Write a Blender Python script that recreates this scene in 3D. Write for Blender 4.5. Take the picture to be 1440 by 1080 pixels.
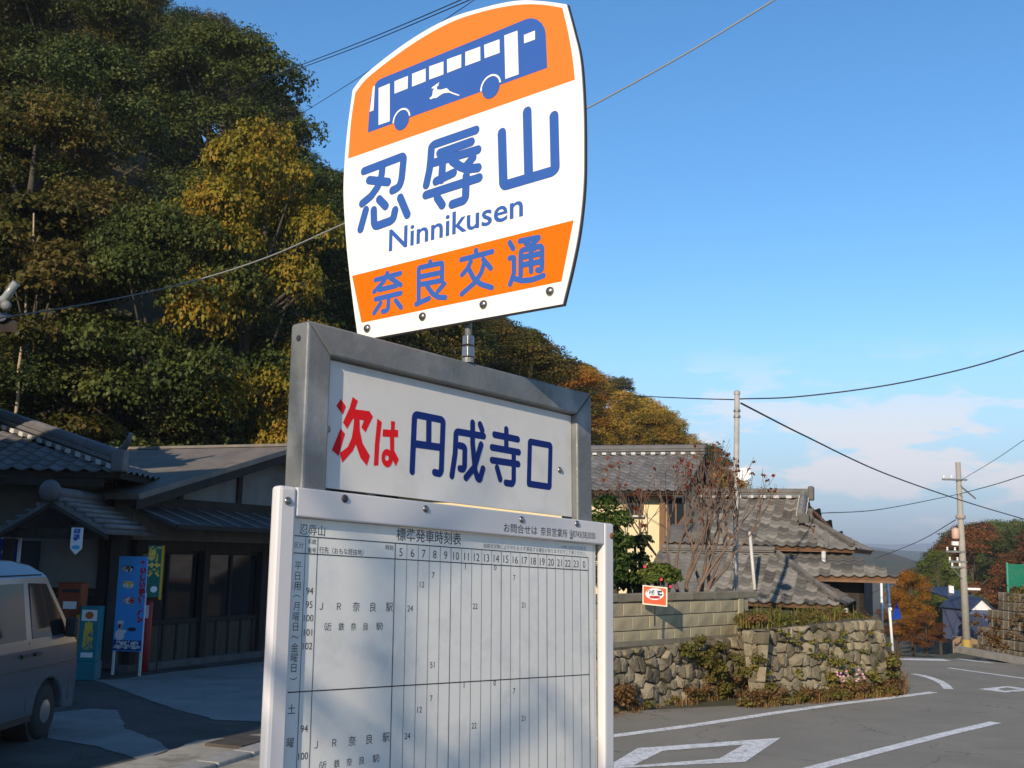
import bpy, bmesh, math, random
import numpy as np
from mathutils import Vector, Matrix

random.seed(7)
rng = np.random.default_rng(11)
S = bpy.context.scene
for o in list(bpy.data.objects):
    bpy.data.objects.remove(o)
R = math.radians
COL = S.collection

# ------------------------------------------------------------------ camera
CAMZ = 2.0
FPX, PITCH, ROLL = 1580.0, 0.1492, 0.0251
_F = Vector((0, math.cos(PITCH), math.sin(PITCH)))
_R0 = Vector((1, 0, 0))
_U0 = Vector((0, -math.sin(PITCH), math.cos(PITCH)))
_X = math.cos(ROLL) * _R0 + math.sin(ROLL) * _U0
_Y = -math.sin(ROLL) * _R0 + math.cos(ROLL) * _U0
cam_data = bpy.data.cameras.new('camera')
cam = bpy.data.objects.new('camera', cam_data)
COL.objects.link(cam)
cam.matrix_world = Matrix(((_X.x, _Y.x, -_F.x, 0), (_X.y, _Y.y, -_F.y, 0), (_X.z, _Y.z, -_F.z, CAMZ), (0, 0, 0, 1)))
cam_data.sensor_width = 36.0
cam_data.lens = FPX / 1440 * 36
cam_data.clip_start = 0.05
cam_data.clip_end = 20000
S.camera = cam

# ------------------------------------------------------------------ sky, sun, exposure
SUN_AZ, SUN_EL = R(202), R(23)          # azimuth clockwise from +Y (the way the camera looks)
world = bpy.data.worlds.new('World')
S.world = world
world.use_nodes = True
wn, wl = world.node_tree.nodes, world.node_tree.links
wn.clear()
w_out = wn.new('ShaderNodeOutputWorld')
w_bg = wn.new('ShaderNodeBackground')
w_bg.inputs['Strength'].default_value = 0.133
sky = wn.new('ShaderNodeTexSky')
sky.sky_type = 'NISHITA'
sky.sun_disc = False
sky.sun_elevation = SUN_EL
sky.sun_rotation = SUN_AZ
sky.altitude = 0
sky.air_density = 1.0
sky.dust_density = 0.0
sky.ozone_density = 3.0
# low fair-weather clouds round the whole horizon
tc = wn.new('ShaderNodeTexCoord')
sep = wn.new('ShaderNodeSeparateXYZ')
wl.new(tc.outputs['Generated'], sep.inputs[0])
def wmath(op, a, b=None, c=None):
    n = wn.new('ShaderNodeMath'); n.operation = op
    for i, v in enumerate((a, b, c)):
        if v is None: continue
        if isinstance(v, (int, float)): n.inputs[i].default_value = v
        else: wl.new(v, n.inputs[i])
    return n.outputs[0]
cmap = wn.new('ShaderNodeMapping')
cmap.inputs['Scale'].default_value = (1, 1, 3.6)
cmap.inputs['Location'].default_value = (2.53, 6.3, 1.47)
wl.new(tc.outputs['Generated'], cmap.inputs[0])
cn = wn.new('ShaderNodeTexNoise')
cn.inputs['Scale'].default_value = 6.5
cn.inputs['Detail'].default_value = 7
cn.inputs['Roughness'].default_value = 0.55
wl.new(cmap.outputs[0], cn.inputs['Vector'])
def ramp(x, a, b):
    n = wn.new('ShaderNodeMapRange'); n.interpolation_type = 'SMOOTHSTEP'
    n.inputs['From Min'].default_value = a; n.inputs['From Max'].default_value = b
    wl.new(x, n.inputs['Value']); return n.outputs[0]
puff = ramp(cn.outputs['Fac'], 0.495, 0.56)
band = wmath('MULTIPLY', ramp(sep.outputs[2], -0.02, 0.06), ramp(sep.outputs[2], 0.20, 0.08))
cmask = wmath('MULTIPLY', wmath('MULTIPLY', puff, band), 0.96)
veil = wmath('MULTIPLY', ramp(sep.outputs[2], 0.22, 0.03), 0.85)     # thin haze low in the sky, all round
wmix = wn.new('ShaderNodeMix'); wmix.data_type = 'RGBA'
hs = wn.new('ShaderNodeHueSaturation'); hs.inputs['Saturation'].default_value = 1.25
wl.new(sky.outputs[0], hs.inputs['Color'])
wm0 = wn.new('ShaderNodeMix'); wm0.data_type = 'RGBA'
wl.new(veil, wm0.inputs[0]); wl.new(hs.outputs[0], wm0.inputs[6]); wm0.inputs[7].default_value = (2.7, 3.8, 5.0, 1)
wl.new(cmask, wmix.inputs[0])
wl.new(wm0.outputs[2], wmix.inputs[6])
wmix.inputs[7].default_value = (5.7, 5.6, 5.8, 1)
wl.new(wmix.outputs[2], w_bg.inputs['Color'])
wl.new(w_bg.outputs[0], w_out.inputs[0])

sun_data = bpy.data.lights.new('sun', 'SUN')
sun_data.energy = 4.2
sun_data.angle = R(0.53)
sun_data.color = (1.0, 0.85, 0.65)
sun = bpy.data.objects.new('sun', sun_data)
COL.objects.link(sun)
SUNV = Vector((math.sin(SUN_AZ) * math.cos(SUN_EL), math.cos(SUN_AZ) * math.cos(SUN_EL), math.sin(SUN_EL)))
sun.rotation_euler = SUNV.to_track_quat('Z', 'Y').to_euler()
sun.location = (0, -5, 20)

S.view_settings.view_transform = 'Standard'
S.view_settings.look = 'None'
S.view_settings.exposure = 0.45
S.view_settings.gamma = 1.0
S.view_settings.use_curve_mapping = False
S.render.engine = 'CYCLES'
S.cycles.max_bounces = 6
S.cycles.transparent_max_bounces = 8
S.cycles.use_denoising = True

# ------------------------------------------------------------------ places: a photo ray met with a plane of the real scene
def ray(px, py):
    return _F + _X * ((px - 720) / FPX) - _Y * ((py - 540) / FPX)
def at(px, py, Y):
    d = ray(px, py); return Vector((0, 0, CAMZ)) + d * (Y / d.y)
def gp(px, py, z=0.0):
    d = ray(px, py); return Vector((0, 0, CAMZ)) + d * ((z - CAMZ) / d.z)
def pix(p):
    p = Vector(p) - Vector((0, 0, CAMZ)); d = p.dot(_F)
    return 720 + FPX * p.dot(_X) / d, 540 - FPX * p.dot(_Y) / d
def azv(a):
    return Vector((math.sin(R(a)), math.cos(R(a)), 0))

# ------------------------------------------------------------------ materials
MATS = {}
def mat(name, c1, c2=None, scale=4.0, rough=0.7, bump=0.0, bscale=40.0, metal=0.0, objrand=0.0, island=0.0,
        spec=0.4, detail=6, c3=None, s3=1.0, coat=0.0, stretch=None, coord='Object', lo=0.35, hi=0.65, rvar=0.0):
    if name in MATS: return MATS[name]
    m = bpy.data.materials.new(name); m.use_nodes = True
    N, L = m.node_tree.nodes, m.node_tree.links
    b = N['Principled BSDF']
    b.inputs['Roughness'].default_value = rough
    b.inputs['Metallic'].default_value = metal
    b.inputs['Specular IOR Level'].default_value = spec
    if coat: b.inputs['Coat Weight'].default_value = coat; b.inputs['Coat Roughness'].default_value = 0.08
    t = N.new('ShaderNodeTexCoord'); vec = t.outputs[coord]
    if stretch:
        mp = N.new('ShaderNodeMapping'); mp.inputs['Scale'].default_value = stretch
        L.new(vec, mp.inputs[0]); vec = mp.outputs[0]
    def noise(sc, det=detail):
        n = N.new('ShaderNodeTexNoise'); n.inputs['Scale'].default_value = sc; n.inputs['Detail'].default_value = det
        n.inputs['Roughness'].default_value = 0.6
        L.new(vec, n.inputs['Vector']); return n.outputs['Fac']
    def mixc(f, a, bb):
        x = N.new('ShaderNodeMix'); x.data_type = 'RGBA'
        L.new(f, x.inputs[0])
        for i, v in ((6, a), (7, bb)):
            if isinstance(v, tuple): x.inputs[i].default_value = (*v, 1)
            else: L.new(v, x.inputs[i])
        return x.outputs[2]
    def mr(x, a, bb, c=0, d=1):
        n = N.new('ShaderNodeMapRange'); n.inputs[1].default_value = a; n.inputs[2].default_value = bb
        n.inputs[3].default_value = c; n.inputs[4].default_value = d
        L.new(x, n.inputs[0]); return n.outputs[0]
    col = c1
    if c2 is not None:
        col = mixc(mr(noise(scale), lo, hi), c1, c2)
    if c3 is not None:
        col = mixc(mr(noise(s3, 8), 0.52, 0.68), col, c3)
    def hsv(fac, amount, col):
        h = N.new('ShaderNodeHueSaturation')
        L.new(mr(fac, 0, 1, 1 - amount, 1 + amount), h.inputs['Value'])
        if isinstance(col, tuple): h.inputs['Color'].default_value = (*col, 1)
        else: L.new(col, h.inputs['Color'])
        return h.outputs[0]
    if objrand:
        oi = N.new('ShaderNodeObjectInfo'); col = hsv(oi.outputs['Random'], objrand, col)
    if island:
        g = N.new('ShaderNodeNewGeometry'); col = hsv(g.outputs['Random Per Island'], island, col)
    if isinstance(col, tuple): b.inputs['Base Color'].default_value = (*col, 1)
    else: L.new(col, b.inputs['Base Color'])
    if rvar:
        L.new(mr(noise(scale * 2.3), 0.3, 0.7, max(rough - rvar, 0.05), min(rough + rvar, 1)), b.inputs['Roughness'])
    if bump:
        bn = N.new('ShaderNodeBump'); bn.inputs['Strength'].default_value = bump; bn.inputs['Distance'].default_value = 0.02
        L.new(noise(bscale, 8), bn.inputs['Height']); L.new(bn.outputs[0], b.inputs['Normal'])
    MATS[name] = m
    return m

def leafmat(name, cols, trans=0.3):
    """leaf: colour picked leaf by leaf and shifted tree by tree, partly see-through"""
    if name in MATS: return MATS[name]
    m = bpy.data.materials.new(name); m.use_nodes = True
    N, L = m.node_tree.nodes, m.node_tree.links
    N.clear()
    out = N.new('ShaderNodeOutputMaterial')
    g = N.new('ShaderNodeNewGeometry'); oi = N.new('ShaderNodeObjectInfo')
    t = N.new('ShaderNodeTexCoord')
    n = N.new('ShaderNodeTexNoise'); n.inputs['Scale'].default_value = 0.55; n.inputs['Detail'].default_value = 2
    L.new(t.outputs['Object'], n.inputs['Vector'])
    a = N.new('ShaderNodeMath'); a.operation = 'MULTIPLY_ADD'
    L.new(n.outputs['Fac'], a.inputs[0]); a.inputs[1].default_value = 1.5
    b = N.new('ShaderNodeMath'); b.operation = 'MULTIPLY_ADD'
    L.new(g.outputs['Random Per Island'], b.inputs[0]); b.inputs[1].default_value = 0.55; b.inputs[2].default_value = -0.52
    L.new(b.outputs[0], a.inputs[2])
    r = N.new('ShaderNodeValToRGB')
    e = r.color_ramp.elements
    while len(e) < len(cols): e.new(0.5)
    for i, c in enumerate(cols):
        e[i].position = i / (len(cols) - 1); e[i].color = (*c, 1)
    L.new(a.outputs[0], r.inputs[0])
    h = N.new('ShaderNodeHueSaturation')
    mr = N.new('ShaderNodeMapRange'); mr.inputs[3].default_value = 0.72; mr.inputs[4].default_value = 1.3
    L.new(oi.outputs['Random'], mr.inputs[0]); L.new(mr.outputs[0], h.inputs['Value'])
    L.new(r.outputs[0], h.inputs['Color'])
    d = N.new('ShaderNodeBsdfPrincipled'); d.inputs['Roughness'].default_value = 0.5; d.inputs['Specular IOR Level'].default_value = 0.14
    tr = N.new('ShaderNodeBsdfTranslucent')
    L.new(h.outputs[0], d.inputs['Base Color']); L.new(h.outputs[0], tr.inputs['Color'])
    mx = N.new('ShaderNodeMixShader'); mx.inputs[0].default_value = trans
    L.new(d.outputs[0], mx.inputs[1]); L.new(tr.outputs[0], mx.inputs[2])
    L.new(mx.outputs[0], out.inputs[0])
    MATS[name] = m
    return m

def glass(name, tint=(0.02, 0.025, 0.03), rough=0.05):
    return mat(name, tint, rough=rough, spec=0.8, coat=0.6)

# ------------------------------------------------------------------ mesh helpers
class MB:
    def __init__(self): self.v = []; self.f = []
    def add(self, vs, fs):
        n = len(self.v); self.v += [tuple(x) for x in vs]; self.f += [tuple(i + n for i in q) for q in fs]; return self
    def box(self, c, s, rz=0.0, ax=None):
        """centre c, full sizes s; rz turns about z, or ax = three unit vectors"""
        c = Vector(c)
        if ax is None:
            cz, sz = math.cos(rz), math.sin(rz)
            ax = (Vector((cz, sz, 0)), Vector((-sz, cz, 0)), Vector((0, 0, 1)))
        vs = [c + ax[0] * (s[0] / 2 * i) + ax[1] * (s[1] / 2 * j) + ax[2] * (s[2] / 2 * k) for k in (-1, 1) for j in (-1, 1) for i in (-1, 1)]
        return self.add(vs, [(0, 2, 3, 1), (4, 5, 7, 6), (0, 1, 5, 4), (2, 6, 7, 3), (0, 4, 6, 2), (1, 3, 7, 5)])
    def hexa(self, b, t):
        """eight corners: four below, four above"""
        return self.add(list(b) + list(t), [(3, 2, 1, 0), (4, 5, 6, 7), (0, 1, 5, 4), (1, 2, 6, 5), (2, 3, 7, 6), (3, 0, 4, 7)])
    def prism(self, poly, d):
        """flat outline pushed along vector d"""
        n = len(poly); d = Vector(d)
        vs = [Vector(p) for p in poly] + [Vector(p) + d for p in poly]
        return self.add(vs, [tuple(range(n))[::-1], tuple(range(n, 2 * n))] + [(i, (i + 1) % n, n + (i + 1) % n, n + i) for i in range(n)])
    def slab(self, quad, th):
        """flat polygon given thickness downwards along its normal"""
        q = [Vector(p) for p in quad]; n = (q[1] - q[0]).cross(q[2] - q[0]).normalized()
        return self.prism([p - n * th for p in q], n * th)
    def tube(self, pts, rad, n=8, cap=True):
        pts = [Vector(p) for p in pts]
        rads = rad if isinstance(rad, (list, tuple)) else [rad] * len(pts)
        vs, fs = [], []
        ref = None
        for i, p in enumerate(pts):
            t = (pts[min(i + 1, len(pts) - 1)] - pts[max(i - 1, 0)]).normalized()
            if ref is None: ref = Vector((0, 0, 1)) if abs(t.z) < 0.9 else Vector((1, 0, 0))
            u = t.cross(ref)
            if u.length < 1e-4: u = t.cross(Vector((0.3, 1, 0.2)))
            u.normalize(); w = u.cross(t); ref = w
            for k in range(n):
                a = 2 * math.pi * k / n
                vs.append(p + (u * math.cos(a) + w * math.sin(a)) * rads[i])
        for i in range(len(pts) - 1):
            for k in range(n):
                k2 = (k + 1) % n
                fs.append((i * n + k, i * n + k2, (i + 1) * n + k2, (i + 1) * n + k))
        if cap:
            fs.append(tuple(range(n))[::-1]); fs.append(tuple((len(pts) - 1) * n + k for k in range(n)))
        return self.add(vs, fs)
    def lathe(self, o, prof, n=16, ax=None):
        """profile of (radius, height) turned about ax through o"""
        o = Vector(o); ax = Vector(ax or (0, 0, 1)).normalized()
        u = ax.cross(Vector((0, 0, 1)) if abs(ax.z) < 0.9 else Vector((1, 0, 0))).normalized(); w = ax.cross(u)
        vs = [o + ax * h + (u * math.cos(2 * math.pi * k / n) + w * math.sin(2 * math.pi * k / n)) * max(r, 1e-4) for r, h in prof for k in range(n)]
        fs = [(i * n + k, i * n + (k + 1) % n, (i + 1) * n + (k + 1) % n, (i + 1) * n + k) for i in range(len(prof) - 1) for k in range(n)]
        fs += [tuple(range(n))[::-1], tuple((len(prof) - 1) * n + k for k in range(n))]
        return self.add(vs, fs)
    def mesh(self, name):
        me = bpy.data.meshes.new(name)
        me.from_pydata([tuple(v) for v in self.v], [], self.f); me.update()
        return me
    def build(self, name, m, parent=None, smooth=False, bevel=0.0, fix=True, segs=2):
        me = self.mesh(name)
        if fix:
            bm = bmesh.new(); bm.from_mesh(me); bmesh.ops.recalc_face_normals(bm, faces=bm.faces); bm.to_mesh(me); bm.free()
        return link(name, me, m, parent, smooth, bevel, segs)

def link(name, me, m, parent=None, smooth=False, bevel=0.0, segs=2):
    if m is not None and not me.materials: me.materials.append(m)
    if smooth: me.polygons.foreach_set('use_smooth', [True] * len(me.polygons))
    o = bpy.data.objects.new(name, me); COL.objects.link(o)
    if parent is not None: o.parent = parent
    if bevel:
        b = o.modifiers.new('bevel', 'BEVEL'); b.width = bevel; b.segments = segs; b.limit_method = 'ANGLE'; b.angle_limit = R(35)
        b.use_clamp_overlap = True
    return o
def tag(o, label, cat, group=None):
    o['label'] = label; o['category'] = cat
    if group: o['group'] = group
    return o
def thing(name, label, cat, loc=(0, 0, 0), rz=0.0, group=None):
    e = bpy.data.objects.new(name, None); COL.objects.link(e)
    e.empty_display_size = 0.2; e.location = loc; e.rotation_euler = (0, 0, rz)
    return tag(e, label, cat, group)
def struct(o, kind='structure'):
    o['kind'] = kind; return o
def copy_tree(o, parent=None):
    c = o.copy(); COL.objects.link(c)
    if parent is not None: c.parent = parent
    for ch in [k for k in bpy.data.objects if k.parent == o]: copy_tree(ch, c)
    return c

_txt = bpy.data.curves.new('text', 'FONT'); _txto = bpy.data.objects.new('text', _txt); COL.objects.link(_txto)
def text_geo(s, size=1.0, bold=0.0):
    """outline of a word as flat triangles in its own plane: points, faces, extent"""
    _txt.body = s; _txt.size = size; _txt.offset = bold; _txt.align_x = 'LEFT'; _txt.resolution_u = 3
    dg = bpy.context.evaluated_depsgraph_get(); dg.update()
    me = bpy.data.meshes.new_from_object(_txto.evaluated_get(dg))
    vs = [tuple(v.co) for v in me.vertices]; fs = [tuple(p.vertices) for p in me.polygons]
    bpy.data.meshes.remove(me)
    xs = [v[0] for v in vs]; ys = [v[1] for v in vs]
    return vs, fs, (min(xs), max(xs), min(ys), max(ys))

# ================================================================== terrain
FOOT = [(-90, 2), (-30, 20), (-12, 25.5), (-3, 31), (5, 43), (15, 70), (30, 125), (48, 210), (60, 400)]
def foot_dist(x, y):
    """metres behind the foot of the wooded hill (negative in the village)"""
    best = np.full(np.shape(x), 1e9); sgn = np.ones(np.shape(x))
    for (ax, ay), (bx, by) in zip(FOOT[:-1], FOOT[1:]):
        dx, dy = bx - ax, by - ay; l2 = dx * dx + dy * dy
        t = np.clip(((x - ax) * dx + (y - ay) * dy) / l2, 0, 1)
        d = np.hypot(x - ax - t * dx, y - ay - t * dy)
        s = np.sign(dx * (y - ay) - dy * (x - ax))
        m = d < best; best = np.where(m, d, best); sgn = np.where(m, s, sgn)
    return best * sgn
def sstep(x, a, b):
    t = np.clip((x - a) / (b - a), 0, 1); return t * t * (3 - 2 * t)
def terrain(x, y):
    x = np.asarray(x, float); y = np.asarray(y, float)
    d = foot_dist(x, y)
    valley = -0.075 * np.clip(y - 23.5, 0, 130) * sstep(d, 3, -4)
    hill = np.where(d > 0, 0.82 * np.minimum(d, 60) + 0.3 * np.clip(d - 60, 0, 60), 0) * sstep(d, 0, 6)
    hill = hill * (0.45 + 0.55 * sstep(y, 220, 60))
    # wooded rise on the right beyond the road
    r = np.hypot((x - 62) / 34, (y - 128) / 55)
    rise = 3.5 * sstep(1 - r, 0, 0.8)
    r2 = np.hypot((x - 25) / 14, (y - 30) / 9)
    bank = 1.9 * sstep(1 - r2, 0.0, 0.45)
    return valley + hill + rise + bank
def T(x, y): return float(terrain(x, y))

def grid_mesh(name, xs, ys, zf):
    X, Y = np.meshgrid(xs, ys); Z = zf(X, Y)
    nx, ny = len(xs), len(ys)
    v = np.stack([X, Y, Z], -1).reshape(-1, 3)
    i = np.arange(ny - 1)[:, None] * nx + np.arange(nx - 1)[None, :]
    f = np.stack([i, i + 1, i + 1 + nx, i + nx], -1).reshape(-1, 4)
    me = bpy.data.meshes.new(name); me.from_pydata(v.tolist(), [], f.tolist()); me.update()
    return me
def spread(a, b, n, p): # fine near zero, coarse far off
    t = np.linspace(-1, 1, n); s = np.sign(t) * np.abs(t) ** p
    return np.where(s < 0, -s * a, s * b)
xs = np.unique(np.concatenate([np.arange(-60, 90, 1.5), spread(-6000, 7000, 60, 3)]))
ys = np.unique(np.concatenate([np.arange(-20, 200, 1.5), spread(-1500, 9000, 60, 3)]))
xs = xs[np.concatenate([[True], np.diff(xs) > 0.3])]; ys = ys[np.concatenate([[True], np.diff(ys) > 0.3])]
M_SOIL = mat('grassy soil', (0.055, 0.06, 0.022), (0.10, 0.075, 0.04), 0.8, 0.95, 0.6, 9, c3=(0.05, 0.045, 0.03), s3=3)
ground = link('ground', grid_mesh('ground', xs, ys, lambda x, y: terrain(x, y) - 0.0), M_SOIL, smooth=True)
struct(ground)

# far ranges closing the valley
def range_mesh(name, y0, depth, x0, x1, prof, m, seed):
    r = np.random.default_rng(seed); ph = r.uniform(0, 6.28, 8); n = 140
    X = np.linspace(x0, x1, n); Yv = np.linspace(0, 1, 14)
    P = np.interp(X, *prof)
    w = sum(np.sin(X / (x1 - x0) * (9 + 13 * k) + ph[k]) / (1.5 + k) for k in range(6))
    P = P * (1 + 0.07 * w)
    v = []
    for t in Yv:
        bump = 1 + 0.05 * np.sin(X / (x1 - x0) * 80 + t * 9)
        v.append(np.stack([X, np.full(n, y0 + depth * t), -12 + (P + 12) * np.sin(t * math.pi) ** 0.7 * (bump if 0.1 < t < 0.45 else 1)], -1))
    v = np.concatenate(v)
    i = np.arange(13)[:, None] * n + np.arange(n - 1)[None]
    f = np.stack([i, i + 1, i + 1 + n, i + n], -1).reshape(-1, 4)
    me = bpy.data.meshes.new(name); me.from_pydata(v.tolist(), [], f.tolist()); me.update()
    return struct(link(name, me, m, smooth=True))
M_FARWOOD = mat('wooded slope', (0.025, 0.04, 0.015), (0.075, 0.05, 0.025), 0.035, 0.95, 1.0, 0.15)
M_FARWOOD2 = mat('distant forest', (0.02, 0.035, 0.02), (0.05, 0.05, 0.03), 0.008, 0.95, 1.0, 0.05)
def zpx(px, py, Y): return at(px, py, Y).z
def xpx(px, Y): return at(px, 785, Y).x
def prof(Y, pts):
    return ([xpx(a, Y) for a, b in pts], [zpx(a, b, Y) for a, b in pts])
range_mesh('near_hills', 520, 260, xpx(700, 650), xpx(2300, 650), prof(650, [(600, 770), (1150, 768), (1205, 771), (1262, 786), (1300, 800), (1340, 806), (1440, 804), (2200, 795)]), M_FARWOOD, 3)
range_mesh('middle_hills', 1500, 700, xpx(500, 1850), xpx(2500, 1850), prof(1850, [(400, 760), (1170, 768), (1210, 769), (1300, 778), (1360, 781), (1440, 776), (2400, 760)]), M_FARWOOD2, 5)
range_mesh('far_mountains', 4200, 1500, xpx(-600, 4900), xpx(3500, 4900), prof(4900, [(-600, 745), (1180, 762), (1240, 766), (1320, 764), (1440, 768), (3400, 760)]), M_FARWOOD2, 8)

# ================================================================== road and forecourt
M_ASPH = mat('asphalt', (0.225, 0.203, 0.162), (0.262, 0.237, 0.19), 1.1, 0.85, 0.35, 160, c3=(0.203, 0.184, 0.15), s3=0.35, spec=0.25)
def roughen(m, cracks=0.0, speck=0.25, tracks=None):
    """aggregate specks and hairline cracks worked into a surface's own colour"""
    N, L = m.node_tree.nodes, m.node_tree.links; b = N['Principled BSDF']
    src = b.inputs['Base Color'].links[0].from_socket; t = N.new('ShaderNodeTexCoord')
    n = N.new('ShaderNodeTexNoise'); n.inputs['Scale'].default_value = 95; n.inputs['Detail'].default_value = 3; L.new(t.outputs['Object'], n.inputs['Vector'])
    mr = N.new('ShaderNodeMapRange'); mr.inputs[1].default_value = .3; mr.inputs[2].default_value = .7; mr.inputs[3].default_value = 1 - speck; mr.inputs[4].default_value = 1 + speck; L.new(n.outputs['Fac'], mr.inputs[0])
    h = N.new('ShaderNodeHueSaturation'); L.new(src, h.inputs['Color']); L.new(mr.outputs[0], h.inputs['Value']); col = h.outputs[0]
    if cracks:
        w = N.new('ShaderNodeTexNoise'); w.inputs['Scale'].default_value = 1.7; w.inputs['Detail'].default_value = 4; L.new(t.outputs['Object'], w.inputs['Vector'])
        ad = N.new('ShaderNodeVectorMath'); ad.operation = 'MULTIPLY_ADD'; L.new(w.outputs['Color'], ad.inputs[0]); ad.inputs[1].default_value = (.9, .9, .9); L.new(t.outputs['Object'], ad.inputs[2])
        v = N.new('ShaderNodeTexVoronoi'); v.feature = 'DISTANCE_TO_EDGE'; v.inputs['Scale'].default_value = .42; L.new(ad.outputs[0], v.inputs['Vector'])
        c = N.new('ShaderNodeMapRange'); c.inputs[1].default_value = 0.0; c.inputs[2].default_value = .006; c.inputs[3].default_value = 1 - cracks; c.inputs[4].default_value = 1; L.new(v.outputs['Distance'], c.inputs[0])
        h2 = N.new('ShaderNodeHueSaturation'); L.new(col, h2.inputs['Color']); L.new(c.outputs[0], h2.inputs['Value']); col = h2.outputs[0]
    L.new(col, b.inputs['Base Color'])
roughen(M_ASPH, 0.45, 0.22)
M_PAINT = mat('road paint', (0.78, 0.77, 0.74), (0.50, 0.49, 0.46), 7, 0.75, 0.25, 150, lo=0.45, hi=0.7, c3=(0.33, 0.32, 0.29), s3=26)
roughen(M_PAINT, 0.5, 0.14)
def sheet(name, pts, z, m, parent=None, th=0.0):
    b = MB(); n = len(pts)
    b.add([(p[0], p[1], z) for p in pts], [tuple(range(n))])
    return b.build(name, m, parent)
def g2(px, py): p = gp(px, py); return (p.x, p.y)
WALL0 = Vector((1.37, 14.93, 0)); WALL1 = Vector((3.75, 17.5, 0))
WDIR = (WALL1 - WALL0).normalized()
WALLS = WALL0 - WDIR * 1.6
ROCK0 = Vector((3.51, 16.16, 0)); ROCK1 = Vector((5.93, 17.77, 0))
far_l, far_r = Vector((*g2(1240, 925), 0)), Vector((*g2(1440, 934), 0))
fd = (far_r - far_l)
road = sheet('road', [(-1.6, -20), (60, -20), (60, 24), tuple((far_r + fd * 2)[:2]), tuple(far_r[:2]), tuple(far_l[:2]), (7.2, 22.0), (ROCK1.x + .2, ROCK1.y - .15),
                      (ROCK0.x, ROCK0.y - .1), (1.15, 14.8), (0.2, 13.6), (-1.2, 12.0), (-1.4, 8)], 0.008, M_ASPH)
struct(road)
# the lane that drops away behind the stone wall
lane = MB()
ln = []
for i in range(16):
    y = 23.0 + i * 2.2; x = 9.0 - 0.05 * i * i * 0.35
    ln.append(((x - 2.0, y, T(x, y) + 0.05 if y > 24.5 else 0.004), (x + 2.3, y, T(x, y) + 0.05 if y > 24.5 else 0.004)))
for a, b in zip(ln[:-1], ln[1:]): lane.add([a[0], a[1], b[1], b[0]], [(0, 1, 2, 3)])
struct(lane.build('side_lane', M_ASPH))

def strip(name, pts, w, z=0.0125, parent=None):
    pts = [Vector((p[0], p[1], 0)) for p in pts]; vs, fs = [], []
    for i, p in enumerate(pts):
        t = (pts[min(i + 1, len(pts) - 1)] - pts[max(i - 1, 0)]).normalized(); n = Vector((-t.y, t.x, 0)) * w / 2
        vs += [(p.x + n.x, p.y + n.y, z), (p.x - n.x, p.y - n.y, z)]
    fs = [(2 * i, 2 * i + 1, 2 * i + 3, 2 * i + 2) for i in range(len(pts) - 1)]
    return MB().add(vs, fs).build(name, M_PAINT, parent)
def ring(name, outer, inner, z=0.0125):
    n = len(outer)
    return MB().add([(p[0], p[1], z) for p in outer + inner], [(i, (i + 1) % n, n + (i + 1) % n, n + i) for i in range(n)]).build(name, M_PAINT, road)
strip('edge_line', [g2(*p) for p in [(800, 1045), (858, 1037), (973, 1021.7), (1040, 1011.5), (1090, 1003.8), (1180, 991), (1240, 984), (1313, 974.4)]], 0.15, parent=road)
strip('corner_line', [g2(*p) for p in [(1284, 948.5), (1296, 950.5), (1308, 954), (1320, 958.5), (1329, 964), (1334, 970)]], 0.15, parent=road)
strip('centre_line', [g2(*p) for p in [(1100, 1094), (1147, 1081), (1250, 1054), (1330, 1033.5), (1400, 1017)]], 0.15, parent=road)
strip('far_edge_line', [g2(*p) for p in [(1334, 940), (1390, 948), (1440, 955), (1500, 964)]], 0.12, parent=road)
strip('kerb_line', [g2(*p) for p in [(1346, 927), (1396, 933.5)]], 0.12, parent=road)
strip('stop_line', [g2(*p) for p in [(1258, 927.5), (1332, 929)]], 0.42, parent=road)
ring('diamond_mark', [g2(*p) for p in [(897, 1053.6), (1098, 1039), (1048, 1073), (848, 1083)]], [g2(*p) for p in [(932, 1057.5), (1046, 1048.5), (1011, 1068.5), (890, 1078.5)]])
ring('diamond_mark', [g2(*p) for p in [(1376, 970), (1416, 966), (1460, 971), (1414, 974.8)]], [g2(*p) for p in [(1402, 970), (1416, 967.6), (1432, 970.6), (1414, 972.6)]])

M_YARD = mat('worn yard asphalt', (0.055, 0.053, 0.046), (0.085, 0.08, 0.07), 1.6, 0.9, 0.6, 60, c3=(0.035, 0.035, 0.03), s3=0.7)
M_CONC = mat('yard concrete', (0.19, 0.187, 0.178), (0.25, 0.245, 0.23), 1.3, 0.85, 0.3, 70, c3=(0.14, 0.137, 0.125), s3=0.5)
M_KERB = mat('kerb concrete', (0.36, 0.34, 0.31), (0.26, 0.25, 0.22), 6, 0.9, 0.5, 60)
roughen(M_YARD, 0.5, 0.3); roughen(M_CONC, 0.5, 0.16)
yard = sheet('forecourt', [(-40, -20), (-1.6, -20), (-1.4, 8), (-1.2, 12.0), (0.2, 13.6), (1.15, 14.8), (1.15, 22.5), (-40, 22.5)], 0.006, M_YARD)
struct(yard)
def rough_edge(pts, step=0.12, amp=0.018):
    out = []
    for i, p in enumerate(pts):
        q = pts[(i + 1) % len(pts)]; d = math.hypot(q[0] - p[0], q[1] - p[1]); k = max(1, int(d / step))
        for j in range(k):
            t = j / k; out.append((p[0] + (q[0] - p[0]) * t + random.uniform(-amp, amp), p[1] + (q[1] - p[1]) * t + random.uniform(-amp, amp)))
    return out
sheet('concrete_apron', rough_edge([g2(*p) for p in [(133, 957), (170, 956), (240, 946), (420, 926), (430, 1020), (364, 1016), (305, 1014), (245, 998), (195, 980)]]), 0.012, M_CONC, yard)
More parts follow.
